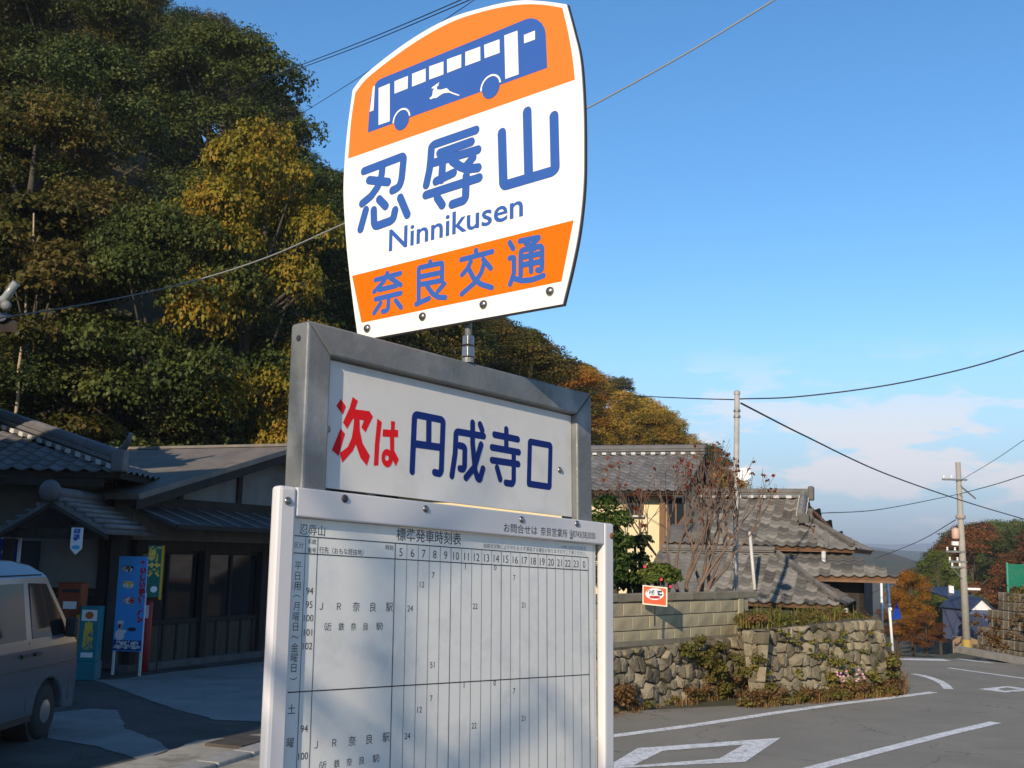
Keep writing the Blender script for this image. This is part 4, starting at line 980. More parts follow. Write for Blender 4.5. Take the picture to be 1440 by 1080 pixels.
def stones(parent, A, B, h0, h1, size, batter, seed, depth=0.10, org=(0, 0, 0), z0=-.03):
    """dry wall of single fitted stones on the face from A to B"""
    r = random.Random(seed); A, B = Vector(A), Vector(B); d = (B - A); L = d.length; d = d / L
    nrm = Vector((d.y, -d.x, 0)); H = max(h0, h1)
    nx, ny = max(2, int(L / size)), max(2, int(H / (size * .82)))
    sites = []
    for j in range(ny):
        for i in range(nx + 1):
            sites.append(((i + (.5 if j % 2 else 0) + r.uniform(-.34, .34)) * L / nx, (j + .5 + r.uniform(-.34, .34)) * H / ny))
    for sx, sy in sites:
        poly = [(0, 0), (L, 0), (L, h1), (0, h0)]
        near = sorted(sites, key=lambda q: (q[0] - sx) ** 2 + (q[1] - sy) ** 2)[1:16]
        for qx, qy in near:
            poly = clip_half(poly, (sx + qx) / 2, (sy + qy) / 2, qx - sx, qy - sy)
            if len(poly) < 3: break
        if len(poly) < 3: continue
        cx, cy = sum(p[0] for p in poly) / len(poly), sum(p[1] for p in poly) / len(poly)
        ext = max(math.hypot(p[0] - cx, p[1] - cy) for p in poly)
        if ext < .035: continue
        k = .985 - .008 / ext; rd = depth * r.uniform(.3, .9); tilt = (r.uniform(-.7, .7), r.uniform(-.6, .6))
        # cut the corners so that the outline is blunt
        pts = []
        for i in range(len(poly)):
            a, b = poly[i], poly[(i + 1) % len(poly)]
            for t in (.12, .88): pts.append((cx + (a[0] + (b[0] - a[0]) * t - cx) * k + r.uniform(-.006, .006), cy + (a[1] + (b[1] - a[1]) * t - cy) * k + r.uniform(-.006, .006)))
        n = len(pts)
        def P3(x, y, o): return A + d * x + Vector((0, 0, y + z0)) - nrm * (batter * y) + nrm * o - Vector(org)
        vs = [P3(x, y, -.10) for x, y in pts] + [P3(x, y, 0.0) for x, y in pts]
        vs += [P3(cx + (x - cx) * .86, cy + (y - cy) * .86, rd * (.75 + tilt[0] * (x - cx) / ext + tilt[1] * (y - cy) / ext) + r.uniform(-.012, .012)) for x, y in pts]
        vs.append(P3(cx, cy, rd))
        fs = [(i, (i + 1) % n, n + (i + 1) % n, n + i) for i in range(n)] + [(n + i, n + (i + 1) % n, 2 * n + (i + 1) % n, 2 * n + i) for i in range(n)] + [(2 * n + i, 2 * n + (i + 1) % n, 3 * n) for i in range(n)]
        MB().add(vs, fs).build('stone', M_ROCK, parent)
def backing(parent, A, B, h0, h1, th, batter, org, name='wall_core'):
    A, B = Vector(A), Vector(B); d = (B - A).normalized(); nrm = Vector((d.y, -d.x, 0))
    o = Vector(org)
    b0 = [A - nrm * .02 - o, B - nrm * .02 - o, B - nrm * (th) - o, A - nrm * th - o]
    zt = Vector((0, 0, 1))
    t0 = [A - nrm * (.02 + batter * h0) + zt * h0 - o, B - nrm * (.02 + batter * h1) + zt * h1 - o, B - nrm * th + zt * h1 - o, A - nrm * th + zt * h0 - o]
    return MB().hexa(b0, t0).build(name, M_EARTH, parent)
WN = Vector((WDIR.y, -WDIR.x, 0)); WL = (WALL1 - WALLS).length
wallT = thing('stone_base_wall', 'rough stone base wall along the road under the block wall', 'stone wall', WALLS)
stones(wallT, WALLS, WALL1, .76, .88, .20, .10, 3, org=WALLS); backing(wallT, WALLS, WALL1, .76, .88, .5, .10, WALLS)
blk = thing('block_wall', 'weathered concrete block wall with dark capping standing on the stone base', 'wall', WALLS)
bme = MB().box((0, 0, 0), (0.392, 0.12, 0.178)).mesh('block'); bme.materials.append(M_BLOCK)
cme = MB().box((0, 0, 0), (0.60, 0.17, 0.105)).mesh('capping'); cme.materials.append(M_CAP)
ang = math.atan2(WDIR.y, WDIR.x)
def wpos(s, z, off): p = WDIR * s - WN * off; return (p.x, p.y, z)
for j in range(3):
    s = -0.2 * (j % 2)
    while s < WL - .3:
        zz = .89 + .19 * j + .02 * (s / WL)
        o = link('block', bme, None, blk, bevel=.006); o.location = wpos(s + .2, zz + .008, .17); o.rotation_euler = (random.uniform(-.004, .004), 0, ang + random.uniform(-.004, .004))
        s += .4
MB().box(wpos(WL / 2 - .1, .835, .17), (WL - .2, .14, .07), ang).build('footing', M_CAP, blk)
MB().box(wpos(WL / 2 - .1, 1.12, .175), (WL - .25, .105, .52), ang).build('mortar', mat('joint mortar', (0.16, 0.14, 0.1), rough=.95), blk)
MB().box(wpos(WL - .13, 1.12, .17), (.14, .15, .60), ang).build('end_pier', M_BLOCK, blk, bevel=.008)
s = 0
while s < WL - .2:
    o = link('capping', cme, None, blk, bevel=.01); o.location = wpos(s + .3, 1.435 + .02 * s / WL, .17); o.rotation_euler = (0, random.uniform(-.004, .004), ang); s += .605
rockT = thing('stone_retaining_wall', 'lichen covered stone retaining wall with sloping corner at the road bend', 'stone wall', ROCK0)
RB = ROCK1 + azv(14) * 3.6; RW = WALL1 + WN * -.3
stones(rockT, ROCK0, ROCK1, 1.02, 1.16, .185, .16, 12, .10, org=ROCK0); stones(rockT, ROCK1, RB, 1.16, 1.0, .22, .16, 17, .1, org=ROCK0)
stones(rockT, WALL1 + WDIR * .15, ROCK0, .95, 1.02, .2, .1, 19, .1, org=ROCK0)
backing(rockT, ROCK0.lerp(ROCK1, .06), ROCK1, 1.0, 1.14, .24, .16, ROCK0); backing(rockT, ROCK1, RB, 1.12, .98, .6, .16, ROCK0)
bankp = [ROCK0 + Vector((.05, .25, 0)), ROCK1 + Vector((-.22, .12, 0)), RB + Vector((-.3, 0, 0)), Vector((3.4, 21.5, 0)), Vector((2.4, 19.2, 0)), WALL1 + Vector((.0, .3, 0))]
bk = MB(); hz_ = [1.0, 1.12, .95, .9, .9, .95]
cb = sum(bankp, Vector()) / 6
bk.add([(p.x, p.y, -.2) for p in bankp] + [(p.x, p.y, h) for p, h in zip(bankp, hz_)] + [(cb.x, cb.y, 1.2)], [(i, (i + 1) % 6, 6 + (i + 1) % 6, 6 + i) for i in range(6)] + [(6 + i, 6 + (i + 1) % 6, 12) for i in range(6)])
struct(bk.build('earth_bank', M_SOIL))

# ================================================================== right: two tiled houses
M_CREAM = mat('cream render', (0.72, 0.60, 0.36), (0.66, 0.55, 0.33), 2, .9, .1, 40)
M_OCHREWOOD = mat('ochre timber', (0.20, 0.10, 0.05), (0.14, 0.075, 0.038), 5, .7)
M_MORTAR = mat('mortar', (0.5, 0.49, 0.46), rough=.9)
K1 = at(983, 640, 33); O1 = Vector((K1.x, K1.y, -1.0))
h1 = thing('cream_house', 'cream walled house with smooth grey tiled gable roof behind the bare tree', 'house', O1, R(-20))
def l1(s, t, z): return Vector((s, -t, z + 1.0))
zr, ze = K1.z, at(952, 690, 30.5).z
tile_slope(h1, [l1(-9, 2.75, ze), l1(.15, 2.75, ze), l1(.15, 0, zr), l1(-9, 0, zr)], M_TILE, .27, .24, 290, M_DARKWOOD, span=8.6)
tile_slope(h1, [l1(.15, -3.4, ze - .2), l1(-9, -3.4, ze - .2), l1(-9, 0, zr), l1(.15, 0, zr)], M_TILE, .27, .24, 0, M_DARKWOOD)
ridge(h1, l1(-9, 0, zr + .02), l1(.2, 0, zr + .02), M_TILE, .26, .22, M_MORTAR)
MB().prism([l1(-8.7, 2.1, -1), l1(-.35, 2.1, -1), l1(-.35, 2.1, ze + .1), l1(-8.7, 2.1, ze + .1)], (0, .12, 0)).build('wall', M_CREAM, h1)
MB().prism([l1(-.35, 2.1, -1), l1(-.35, -2.8, -1), l1(-.35, -2.8, ze - .1), l1(-.35, 0, zr - .2), l1(-.35, 2.1, ze + .15)], (-.12, 0, 0)).build('gable_wall', M_CREAM, h1)
MB().prism([l1(-8.7, -2.8, -1), l1(-.35, -2.8, -1), l1(-.35, -2.8, ze - .1), l1(-8.7, -2.8, ze - .1)], (0, -.1, 0)).build('wall', M_CREAM, h1)
for t0, t1, z0 in ((2.75, 0, ze), (-3.4, 0, ze - .2)):
    MB().prism([l1(.1, t0, z0 - .11), l1(.1, t1, zr - .11), l1(.1, t1, zr - .4), l1(.1, t0, z0 - .34)], (-.05, 0, 0)).build('barge_board', M_DARKWOOD, h1)
MB().prism([l1(-.28, 1.7, ze + .25), l1(-.28, -1.8, ze + .1), l1(-.28, 0, zr - .3)], (-.04, 0, 0)).build('gable_boards', M_DARKWOOD, h1)
MB().box(l1(-.22, -.2, ze + .2), (.04, .5, .22)).build('gable_vent', M_CREAM, h1)
MB().box(l1(-.2, -1.0, ze - .15), (.06, .8, .16)).build('gable_trim', M_CREAM, h1)
MB().box(l1(-4.4, 2.62, ze - .08), (9.1, .05, .09)).build('gutter', M_OCHREWOOD, h1)
def on_wall(px, py): # where a photo ray meets this house's front wall
    a = azv(110); nrm = azv(200); p0 = Vector((K1.x, K1.y, 0)) + nrm * 2.12; d = ray(px, py); c0 = Vector((0, 0, CAMZ))
    q = c0 + d * ((p0 - c0).dot(nrm) / d.dot(nrm)); w = q - Vector((K1.x, K1.y, 0)); return w.dot(a), q.z
for (x0, y0, x1, y1) in ((884, 697, 902, 724), (940, 702, 962, 770)):
    sa, za = on_wall(x0, y0); sb, zb = on_wall(x1, y1); cx, cz = (sa + sb) / 2, (za + zb) / 2; w_, hh = abs(sb - sa), abs(za - zb)
    wo = MB().box(l1(cx, 2.13, cz), (w_ + .1, .05, hh + .1)).build('window', M_OCHREWOOD, h1)
    MB().box(l1(cx, 2.155, cz), (w_, .02, hh)).build('pane', M_GLASS, wo)
    MB().box(l1(cx, 2.17, cz), (.04, .02, hh)).build('mullion', M_OCHREWOOD, wo)
    MB().box(l1(cx, 2.19, cz - hh / 2 - .04), (w_ + .2, .1, .05)).build('sill', M_MORTAR, wo)
sa, _ = on_wall(932, 730)
MB().box(l1(sa, 2.15, 1.2), (.16, .1, ze + 1.0)).build('drain_pipe', M_OCHREWOOD, h1)

K2 = at(1131, 702, 27); O2 = Vector((K2.x, K2.y, -0.6))
h2 = thing('old_tiled_house', 'old low house with several weathered tiled roofs and a hipped gable beside the road', 'house', O2, R(-20))
def l2(s, t, z): return Vector((s, -t, z + 0.6))
z2 = K2.z
tile_slope(h2, [l2(-2.9, 2.3, 2.33), l2(.75, 2.3, 2.30), l2(0.0, 0, z2), l2(-2.6, 0, z2)], M_TILE_OLD, .225, .19, 150, M_OCHREWOOD, span=4.5)
tile_slope(h2, [l2(1.0, -2.3, 2.30), l2(-2.6, -2.3, 2.33), l2(-2.6, 0, z2), l2(0, 0, z2)], M_TILE_OLD, .225, .19, 0, M_OCHREWOOD)
tile_slope(h2, [l2(1.25, 2.3, 2.27), l2(1.45, -2.2, 2.27), l2(.2, -1.1, 2.86), l2(.2, 1.2, 2.86)], M_TILE_OLD, .225, .19, 0, M_OCHREWOOD)
tile_slope(h2, [l2(.70, 2.3, 2.28), l2(1.25, 2.3, 2.265), l2(.22, 1.2, 2.87), l2(.16, 1.4, 2.84)], M_TILE_OLD, .225, .19, 0, M_OCHREWOOD)
MB().prism([l2(-.12, 1.3, 2.8), l2(-.12, -1.3, 2.8), l2(-.12, 0, z2 - .12)], (-.06, 0, 0)).build('gable_boards', M_DARKWOOD, h2)
for sg in (1, -1):
    MB().prism([l2(.06, sg * 1.45, 2.78), l2(.06, 0, z2 - .05), l2(.06, 0, z2 - .3), l2(.06, sg * 1.2, 2.72)], (-.06, 0, 0)).build('barge_board', M_DARKWOOD, h2)
ridge(h2, l2(-2.6, 0, z2 + .02), l2(.12, 0, z2 + .02), M_TILE_OLD, .2, .18, M_MORTAR)
ridge(h2, l2(.0, 0.08, z2 + .0), l2(.04, 1.35, 2.90), M_TILE_OLD, .2, .2, M_MORTAR, 'descending_ridge')
ridge(h2, l2(.2, 1.25, 2.90), l2(1.22, 2.27, 2.31), M_TILE_OLD, .1, .14, None, 'hip_ridge')
MB().box(l2(.16, 0, z2 + .14), (.14, .24, .34)).build('ridge_end_tile', M_TILE_OLD, h2, bevel=.04)
MB().box(l2(.12, 1.42, 2.93), (.24, .2, .22)).build('ridge_end_tile', M_TILE_OLD, h2, bevel=.03)
MB().box(l2(-1.1, 2.22, 2.22), (3.6, .05, .06)).build('gutter', M_OCHREWOOD, h2)
MB().prism([l2(-2.5, 1.75, -.6), l2(.5, 1.75, -.6), l2(.5, 1.75, 2.35), l2(-2.5, 1.75, 2.35)], (0, .1, 0)).build('wall', M_CREAM, h2)
MB().prism([l2(.5, 1.75, -.6), l2(.5, -1.9, -.6), l2(.5, -1.9, 2.4), l2(.5, 1.75, 2.4)], (-.1, 0, 0)).build('wall', M_DARKWOOD, h2)
# lower front roof and the lean-to on the right
tile_slope(h2, [l2(-3.2, 4.7, 1.16), l2(1.1, 4.7, 1.16), l2(-.35, 2.5, 2.10), l2(-2.9, 2.5, 2.10)], M_TILE_OLD, .225, .19, 110, M_OCHREWOOD, span=5)
tile_slope(h2, [l2(1.1, 4.7, 1.16), l2(1.25, 2.3, 1.2), l2(-.25, 2.3, 2.08), l2(-.35, 2.5, 2.10)], M_TILE_OLD, .225, .19, 10, M_OCHREWOOD)
ridge(h2, l2(-2.9, 2.5, 2.10), l2(-.4, 2.5, 2.10), M_TILE_OLD, .14, .2, None, 'lower_ridge'); ridge(h2, l2(-.35, 2.55, 2.10), l2(1.05, 4.62, 1.2), M_TILE_OLD, .09, .13, None, 'hip_ridge')
tile_slope(h2, [l2(.1, 3.3, 1.68), l2(2.15, 3.2, 1.72), l2(.95, 1.8, 2.22), l2(-.4, 1.8, 2.22)], M_TILE_OLD, .225, .19, 30, M_OCHREWOOD)
MB().box(l2(1.05, 3.22, 1.60), (2.1, .04, .05)).build('gutter', M_OCHREWOOD, h2)
MB().prism([l2(-.2, 2.7, -.6), l2(1.45, 2.7, -.6), l2(1.45, 2.7, 1.7), l2(-.2, 2.7, 1.9)], (0, .1, 0)).build('wall', M_DARKWOOD, h2)
MB().prism([l2(1.45, 2.7, -.6), l2(1.45, -1.6, -.6), l2(1.45, -1.6, 1.7), l2(1.45, 2.7, 1.7)], (-.1, 0, 0)).build('wall', M_DARKWOOD, h2)
MB().prism([l2(-2.8, 4.0, -.6), l2(.4, 4.0, -.6), l2(.4, 4.0, 1.35), l2(-2.8, 4.0, 1.35)], (0, .1, 0)).build('wall', M_DARKWOOD, h2)
for sx in (.5, .95): MB().box(l2(sx, 4.06, .95), (.08, .08, .9)).build('window_frame', M_OCHREWOOD, h2)
p_a, p_b = at(1082, 762, 21.9), at(1092, 828, 21.4)
MB().tube([l2(-.75, 3.9, 2.55), l2(-.6, 4.3, 1.38)], .035, 8).build('vent_pipe', mat('pvc pipe', (0.55, 0.52, 0.46), rough=.5), h2, smooth=True)
MB().tube([l2(.62, 2.45, 2.2), l2(.62, 2.55, 1.75)], .05, 8).build('vent_pipe', mat('pvc pipe', (0.55, 0.52, 0.46)), h2, smooth=True)
MB().tube([l2(1.2, 4.72, 1.1), l2(1.15, 4.72, .6)], .04, 8).build('down_pipe', mat('pvc pipe', (0.55, 0.52, 0.46)), h2, smooth=True)

# mast with dish
mb0 = at(1032, 838, 19.0); mt = at(1036.5, 553, 19.0)
mast = thing('antenna_mast', 'slim galvanised pole with a white dish rising behind the block wall', 'pole', (mb0.x, mb0.y, T(mb0.x, mb0.y)))
dx_ = mt.x - mb0.x
MB().tube([(0, 0, 0), (dx_, 0, mt.z)], [.052, .045], 10).build('pole', M_MAST, mast, smooth=True)
MB().lathe((dx_, 0, mt.z - .02), [(.055, 0), (.055, .05), (.02, .07)], 10).build('pole_cap', M_MAST, mast)
for zz in (.32, .42): MB().lathe((dx_ * .97, 0, mt.z - zz), [(.06, 0), (.06, .035)], 10).build('clamp', M_STEEL, mast)
dp = at(1046, 667, 18.9)
dd_ = Vector((dp.x - mb0.x, dp.y - mb0.y - .02, dp.z))
nd = Vector((-.25, -1, .35)).normalized()
MB().lathe(dd_, [(.01, -.05), (.07, -.035), (.115, 0.0), (.118, .004), (.112, .006), (.065, -.022), (.01, -.035)], 24, nd).build('dish', M_PW, mast, smooth=True)
MB().tube([dd_ - nd * .04, (dx_ * .6, 0, dd_.z - .03)], .015, 8).build('dish_arm', M_STEEL, mast)

# tobacco sign on the wall
ts = at(921, 838, 15.5)
tob = thing('tobacco_sign', 'small orange-red plate with white oval and black characters on top of the block wall', 'sign', (ts.x, ts.y, ts.z), R(-6))
tw, th_ = .335, .26
tp = MB().prism([(-tw / 2, 0, th_ / 2 + .012), (tw / 2, 0, th_ / 2 - .012), (tw / 2, 0, -th_ / 2 - .012), (-tw / 2, 0, -th_ / 2 + .012)], (0, .02, 0)).build('plate', mat('plate cream', (0.75, 0.65, 0.5), rough=.5), tob, bevel=.003)
MB().add([(-tw / 2 + .014, -.001, th_ / 2 - .004), (tw / 2 - .018, -.001, th_ / 2 - .03), (tw / 2 - .018, -.001, -th_ / 2 + .006), (-tw / 2 + .014, -.001, -th_ / 2 + .03)], [(0, 3, 2, 1)]).build('red_field', mat('plate red', (0.72, 0.09, 0.025), rough=.45), tob, fix=False)
blobs('white_oval', [(-.005, .025, .125, .078)], M_PW, tob, -.002)
words('lettering', [('たばこ', -.005, .042, .06)], M_PD, tob, -.003)
words('small_lettering', [('TOBACCO', 0, -.018, .022)], M_PR, tob, -.003)
MB().tube([(0, .03, -.12), (0, .05, -.4)], .012, 6).build('bracket', M_DARKWOOD, tob)

# ================================================================== far right: poles, wall, net, houses
M_CPOLE = mat('concrete pole', (0.36, 0.33, 0.28), (0.3, 0.28, 0.24), 3, .85)
up0 = at(1360, 906, 55)
up = thing('utility_pole', 'tall concrete utility pole with crossarms, transformer and lamp at far right', 'utility pole', (up0.x, up0.y, T(up0.x, up0.y) - .3))
ztop = at(1347, 650, 55).z - up.location.z; lean = at(1347, 650, 55).x - up0.x
def upx(z): return lean * z / ztop
MB().tube([(upx(0), 0, 0), (upx(ztop), 0, ztop)], [.20, .12], 12).build('pole', M_CPOLE, up, smooth=True)
def zat(py): return at(1352, py, 55).z - up.location.z
for py, x0, x1 in ((675, -.85, .35), (776, -.85, .1), (790, -.75, .15), (798, -.65, .1)):
    z = zat(py); MB().box((upx(z) + (x0 + x1) / 2, -.12, z), (x1 - x0, .09, .09)).build('crossarm', M_STEEL, up)
    for xx in (x0 + .08, x0 + .45): MB().lathe((upx(z) + xx, -.12, z + .04), [(.035, 0), (.06, .05), (.03, .1), (.055, .14), (.02, .18)], 10).build('insulator', M_PW, up, smooth=True)
z = zat(683); MB().tube([(upx(z), -.1, z), (upx(z) + .75, -.1, z - .62)], .04, 6).build('stay_bar', M_STEEL, up)
z = zat(800); MB().tube([(upx(z) - .55, -.1, z), (upx(z), -.1, z - .6)], .03, 6).build('brace', M_STEEL, up)
z = zat(750); MB().lathe((upx(z) - .32, -.1, z - .28), [(.17, 0), (.19, .05), (.19, .45), (.14, .5), (.05, .55)], 14).build('transformer', mat('transformer tan', (0.55, 0.36, 0.27), rough=.5), up, smooth=True)
MB().box((upx(z) - .38, -.12, z - .5), (.3, .2, .2)).build('switch_box', M_PW, up, bevel=.02)
z = zat(727); MB().lathe((upx(z), 0, z - .1), [(.2, 0), (.24, .06), (.24, .16), (.18, .22)], 12).build('cable_joint', M_CPOLE, up)
z = zat(828); MB().box((upx(z) + .42, -.1, z), (.62, .2, .12)).build('lamp_head', M_PW, up, bevel=.04); MB().tube([(upx(z), -.05, z - .05), (upx(z) + .2, -.1, z)], .03, 6).build('lamp_arm', M_STEEL, up)
z = zat(898); MB().lathe((upx(z), 0, z - .55), [(.216, 0), (.216, .5)], 14).build('warning_sleeve', mat('sleeve yellow', (0.4, 0.27, 0.06), rough=.7), up)
sp0 = at(1338, 880, 72)
sp_ = thing('steel_post', 'short pale pole with small bracket left of the big utility pole', 'pole', (sp0.x, sp0.y, T(sp0.x, sp0.y) - .2))
zt_ = at(1337, 823, 72).z - sp_.location.z
MB().tube([(0, 0, 0), (0, 0, zt_)], [.14, .12], 10).build('pole', M_CPOLE, sp_, smooth=True); MB().box((.1, -.1, zt_ - .55), (.9, .1, .1)).build('crossarm', M_STEEL, sp_)
MB().box((0, -.16, zt_ - .3), (.3, .14, .5)).build('box', M_PW, sp_, bevel=.02)
wp0 = at(1241, 890, 26)
wp = thing('white_post', 'thin white post standing behind the stone wall, left of the blue sign', 'post', (wp0.x, wp0.y, T(wp0.x, wp0.y) - .1))
zt_ = at(1240, 818, 26).z - wp.location.z
MB().tube([(0, 0, 0), (0, 0, zt_)], .028, 10).build('pole', M_PW, wp, smooth=True); MB().lathe((0, 0, zt_), [(.032, 0), (.032, .02), (.01, .03)], 10).build('cap', M_PW, wp)
bs0 = at(1256, 908, 24.5)
bs = thing('crossing_sign', 'white post carrying a blue pointed road sign at the bend', 'road sign', (bs0.x, bs0.y, T(bs0.x, bs0.y)))
zt_ = at(1250, 816, 24.5).z - bs.location.z
MB().tube([(0, 0, 0), (-.09, 0, zt_)], .03, 10).build('pole', M_PW, bs, smooth=True)
zc = at(1261, 860, 24.4).z - bs.location.z
MB().prism([(-.03, -.06, zc - .17), (.19, -.02, zc - .15), (.175, -.02, zc - .06), (.085, -.05, zc + .19), (-.0, -.06, zc - .02)], (.004, .012, 0)).build('blue_plate', mat('plate blue', (0.01, 0.05, 0.32), rough=.35), bs)
MB().box((-.05, -.03, zc + .05), (.05, .04, .06)).build('clamp', M_PW, bs)

# retaining wall of cell blocks with a green net above
rw0, rw1 = Vector((*g2(1376, 918), 0)), Vector((*g2(1440, 930), 0)); rd_ = (rw1 - rw0).normalized(); rwe = rw0 + rd_ * 14
rwt = thing('block_retaining_wall', 'overgrown retaining wall of small square concrete cells at the right edge', 'retaining wall', rw0)
M_CELL = mat('cell block', (0.17, 0.14, 0.10), (0.24, 0.2, 0.14), 5, .95, .5, 40, objrand=.3, c3=(0.10, 0.085, 0.06), s3=3)
cell = MB().box((0, 0, 0), (.225, .2, .185)).mesh('cell_block'); cell.materials.append(M_CELL)
rn = Vector((rd_.y, -rd_.x, 0)); ra = math.atan2(rd_.y, rd_.x)
for j in range(7):
    for i in range(int(.45 * j), 26):
        p = rd_ * (i * .24 + .12 + .12 * (j % 2)) - rn * (.07 * j - .05)
        o = link('cell_block', cell, None, rwt, bevel=.012); o.location = (p.x, p.y, .1 + j * .2); o.rotation_euler = (random.uniform(-.03, .03) + .3 * 0, random.uniform(-.02, .02), ra + random.uniform(-.03, .03))
tp_ = [rd_ * .0, rd_ * 14]
MB().hexa([rd_ * .3 - rn * .1, rd_ * 14 - rn * .1, rd_ * 14 - rn * 3, rd_ * .3 - rn * 3], [rd_ * 1.2 - rn * .52 + Vector((0, 0, 1.36)), rd_ * 14 - rn * .52 + Vector((0, 0, 1.42)), rd_ * 14 - rn * 3 + Vector((0, 0, 1.4)), rd_ * 1.4 - rn * 3 + Vector((0, 0, 1.35))]).build('earth_fill', M_SOIL, rwt)
MB().box(rd_ * 7 + rn * .32 + Vector((0, 0, .05)), (14.6, .22, .13), ra).build('kerb', M_KERB, rwt)
nt0 = at(1418, 838, 25.5); nt1 = at(1440, 838, 25.3)
net = thing('green_net_fence', 'green net fence on posts above the retaining wall', 'fence', (nt0.x, nt0.y, 1.35))
nv = (nt1 - nt0); nv.z = 0; nv.normalize(); nh = at(1420, 793, 25.5).z - 1.35
mn = bpy.data.materials.new('green net'); mn.use_nodes = True
N_, L_ = mn.node_tree.nodes, mn.node_tree.links; N_.clear(); o_ = N_.new('ShaderNodeOutputMaterial'); a_ = N_.new('ShaderNodeBsdfTransparent'); d_ = N_.new('ShaderNodeBsdfDiffuse'); m_ = N_.new('ShaderNodeMixShader')
d_.inputs[0].default_value = (0.02, 0.20, 0.13, 1); m_.inputs[0].default_value = .72; L_.new(a_.outputs[0], m_.inputs[1]); L_.new(d_.outputs[0], m_.inputs[2]); L_.new(m_.outputs[0], o_.inputs[0])
M_NETPOST = mat('net post green', (0.03, 0.25, 0.17), rough=.5)
for i in range(5):
    p = nv * (i * .42); hh = nh if i < 2 else nh * .72
    MB().tube([p, p + Vector((0, 0, hh + .03))], .025, 8).build('post', M_NETPOST, net)
    if i < 4:
        q = nv * ((i + 1) * .42); hh = nh if i == 0 else nh * .72
        MB().add([p, q, q + Vector((0, 0, hh)), p + Vector((0, 0, hh))], [(0, 1, 2, 3)]).build('net_panel', mn, net)
fh0 = at(1372, 905, 66)
fh = thing('blue_roof_house', 'white gabled house with navy roof and blue wall beyond the road at far right', 'house', (fh0.x, fh0.y, T(fh0.x, fh0.y) - .6), R(8))
def fz(py): return at(1372, py, 66).z - fh.location.z
def fx(px): return at(px, 860, 66).x - fh0.x
M_NAVYROOF = mat('navy roof', (0.03, 0.037, 0.065), (0.038, 0.046, 0.08), 3, .5); M_FWHITE = mat('far white wall', (0.75, 0.72, 0.68), rough=.8); M_FBLUE = mat('far blue wall', (0.10, 0.12, 0.22), (0.085, 0.105, 0.19), 2, .7)
MB().prism([(fx(1364), 0, fz(858)), (fx(1398), 0, fz(858)), (fx(1381), 0, fz(843))], (0, 3, 0)).build('gable', M_FWHITE, fh)
MB().box(((fx(1364) + fx(1396)) / 2, 1.6, fz(880)), (fx(1396) - fx(1364), 3, fz(858) - fz(904))).build('wall', M_FBLUE, fh)
for sx, xe in ((-1, fx(1361)), (1, fx(1401))):
    q = [(xe, -.12, fz(857.5)), (fx(1381), -.12, fz(840)), (fx(1381), 3.3, fz(840)), (xe, 3.3, fz(857.5))]
    MB().slab(q if sx < 0 else q[::-1], .07).build('roof_slope', M_NAVYROOF, fh)
MB().slab([(fx(1325), -3.6, fz(889)), (fx(1366), -3.6, fz(889)), (fx(1372), -.2, fz(864)), (fx(1342), -.2, fz(864))], .14).build('porch_roof', M_NAVYROOF, fh)
MB().slab([(fx(1364), -3.4, fz(904)), (fx(1388), -3.4, fz(899)), (fx(1388), -.2, fz(893)), (fx(1364), -.2, fz(895))], .12).build('lower_roof', M_FWHITE, fh)
MB().box(((fx(1332) + fx(1362)) / 2, -1.6, fz(902) - .3), (fx(1362) - fx(1332), 2.6, 1.2)).build('porch_wall', mat('far tan wall', (0.5, 0.32, 0.2), rough=.8), fh)
MB().box((fx(1346), -3.0, fz(895)), (.6, .06, .36)).build('window', M_FWHITE, fh)
g3 = at(1398, 842, 72); MB().slab([(fx(1386), 4, fz(843)), (fx(1440), 4, fz(846)), (fx(1440), 8, fz(830)), (fx(1384), 8, fz(831))], .12).build('rear_roof', M_NAVYROOF, fh)

# ================================================================== vegetation
def leaf_cloud(name, centers, radii, count, size, seed, flat_=0.75, updroop=0.5, shell=(0.7, 1.05), long_=0.5, wide=0.32):
    """crown: leaf-sized faces spread over many clumps"""
    r = np.random.default_rng(seed)
    C = np.asarray(centers); Rd = np.asarray(radii)
    k = r.choice(len(C), count, p=(Rd ** 2) / (Rd ** 2).sum())
    d = r.normal(size=(count, 3)); d /= np.linalg.norm(d, axis=1)[:, None]
    d[:, 2] = np.where(d[:, 2] < -0.25, -d[:, 2] * 0.8, d[:, 2])
    rad = Rd[k] * r.uniform(shell[0], shell[1], count)
    lump = 1 + 0.22 * np.sin(d[:, 0] * 7 + k) * np.sin(d[:, 1] * 6 + 2 * k) + 0.12 * np.sin(d[:, 2] * 11 + k)
    p = C[k] + d * (rad * lump)[:, None] * np.array([1, 1, flat_])
    n = d * 0.8 + np.array([0, 0, updroop]) + r.normal(size=(count, 3)) * 0.55
    n /= np.linalg.norm(n, axis=1)[:, None]
    t = np.cross(n, r.normal(size=(count, 3))); t /= np.linalg.norm(t, axis=1)[:, None]
    b = np.cross(n, t)
    s = size * r.uniform(0.6, 1.35, count)[:, None]
    fold = n * s * 0.12
    v = np.stack([p + t * s * long_, p + b * s * wide + fold, p - t * s * long_, p - b * s * wide + fold], 1).reshape(-1, 3)
    me = bpy.data.meshes.new(name)
    me.vertices.add(4 * count); me.vertices.foreach_set('co', v.astype(np.float32).ravel())
    me.loops.add(4 * count); me.loops.foreach_set('vertex_index', np.arange(4 * count, dtype=np.int32))
    me.polygons.add(count); me.polygons.foreach_set('loop_start', np.arange(0, 4 * count, 4, dtype=np.int32))
    me.update(calc_edges=True)
    return me
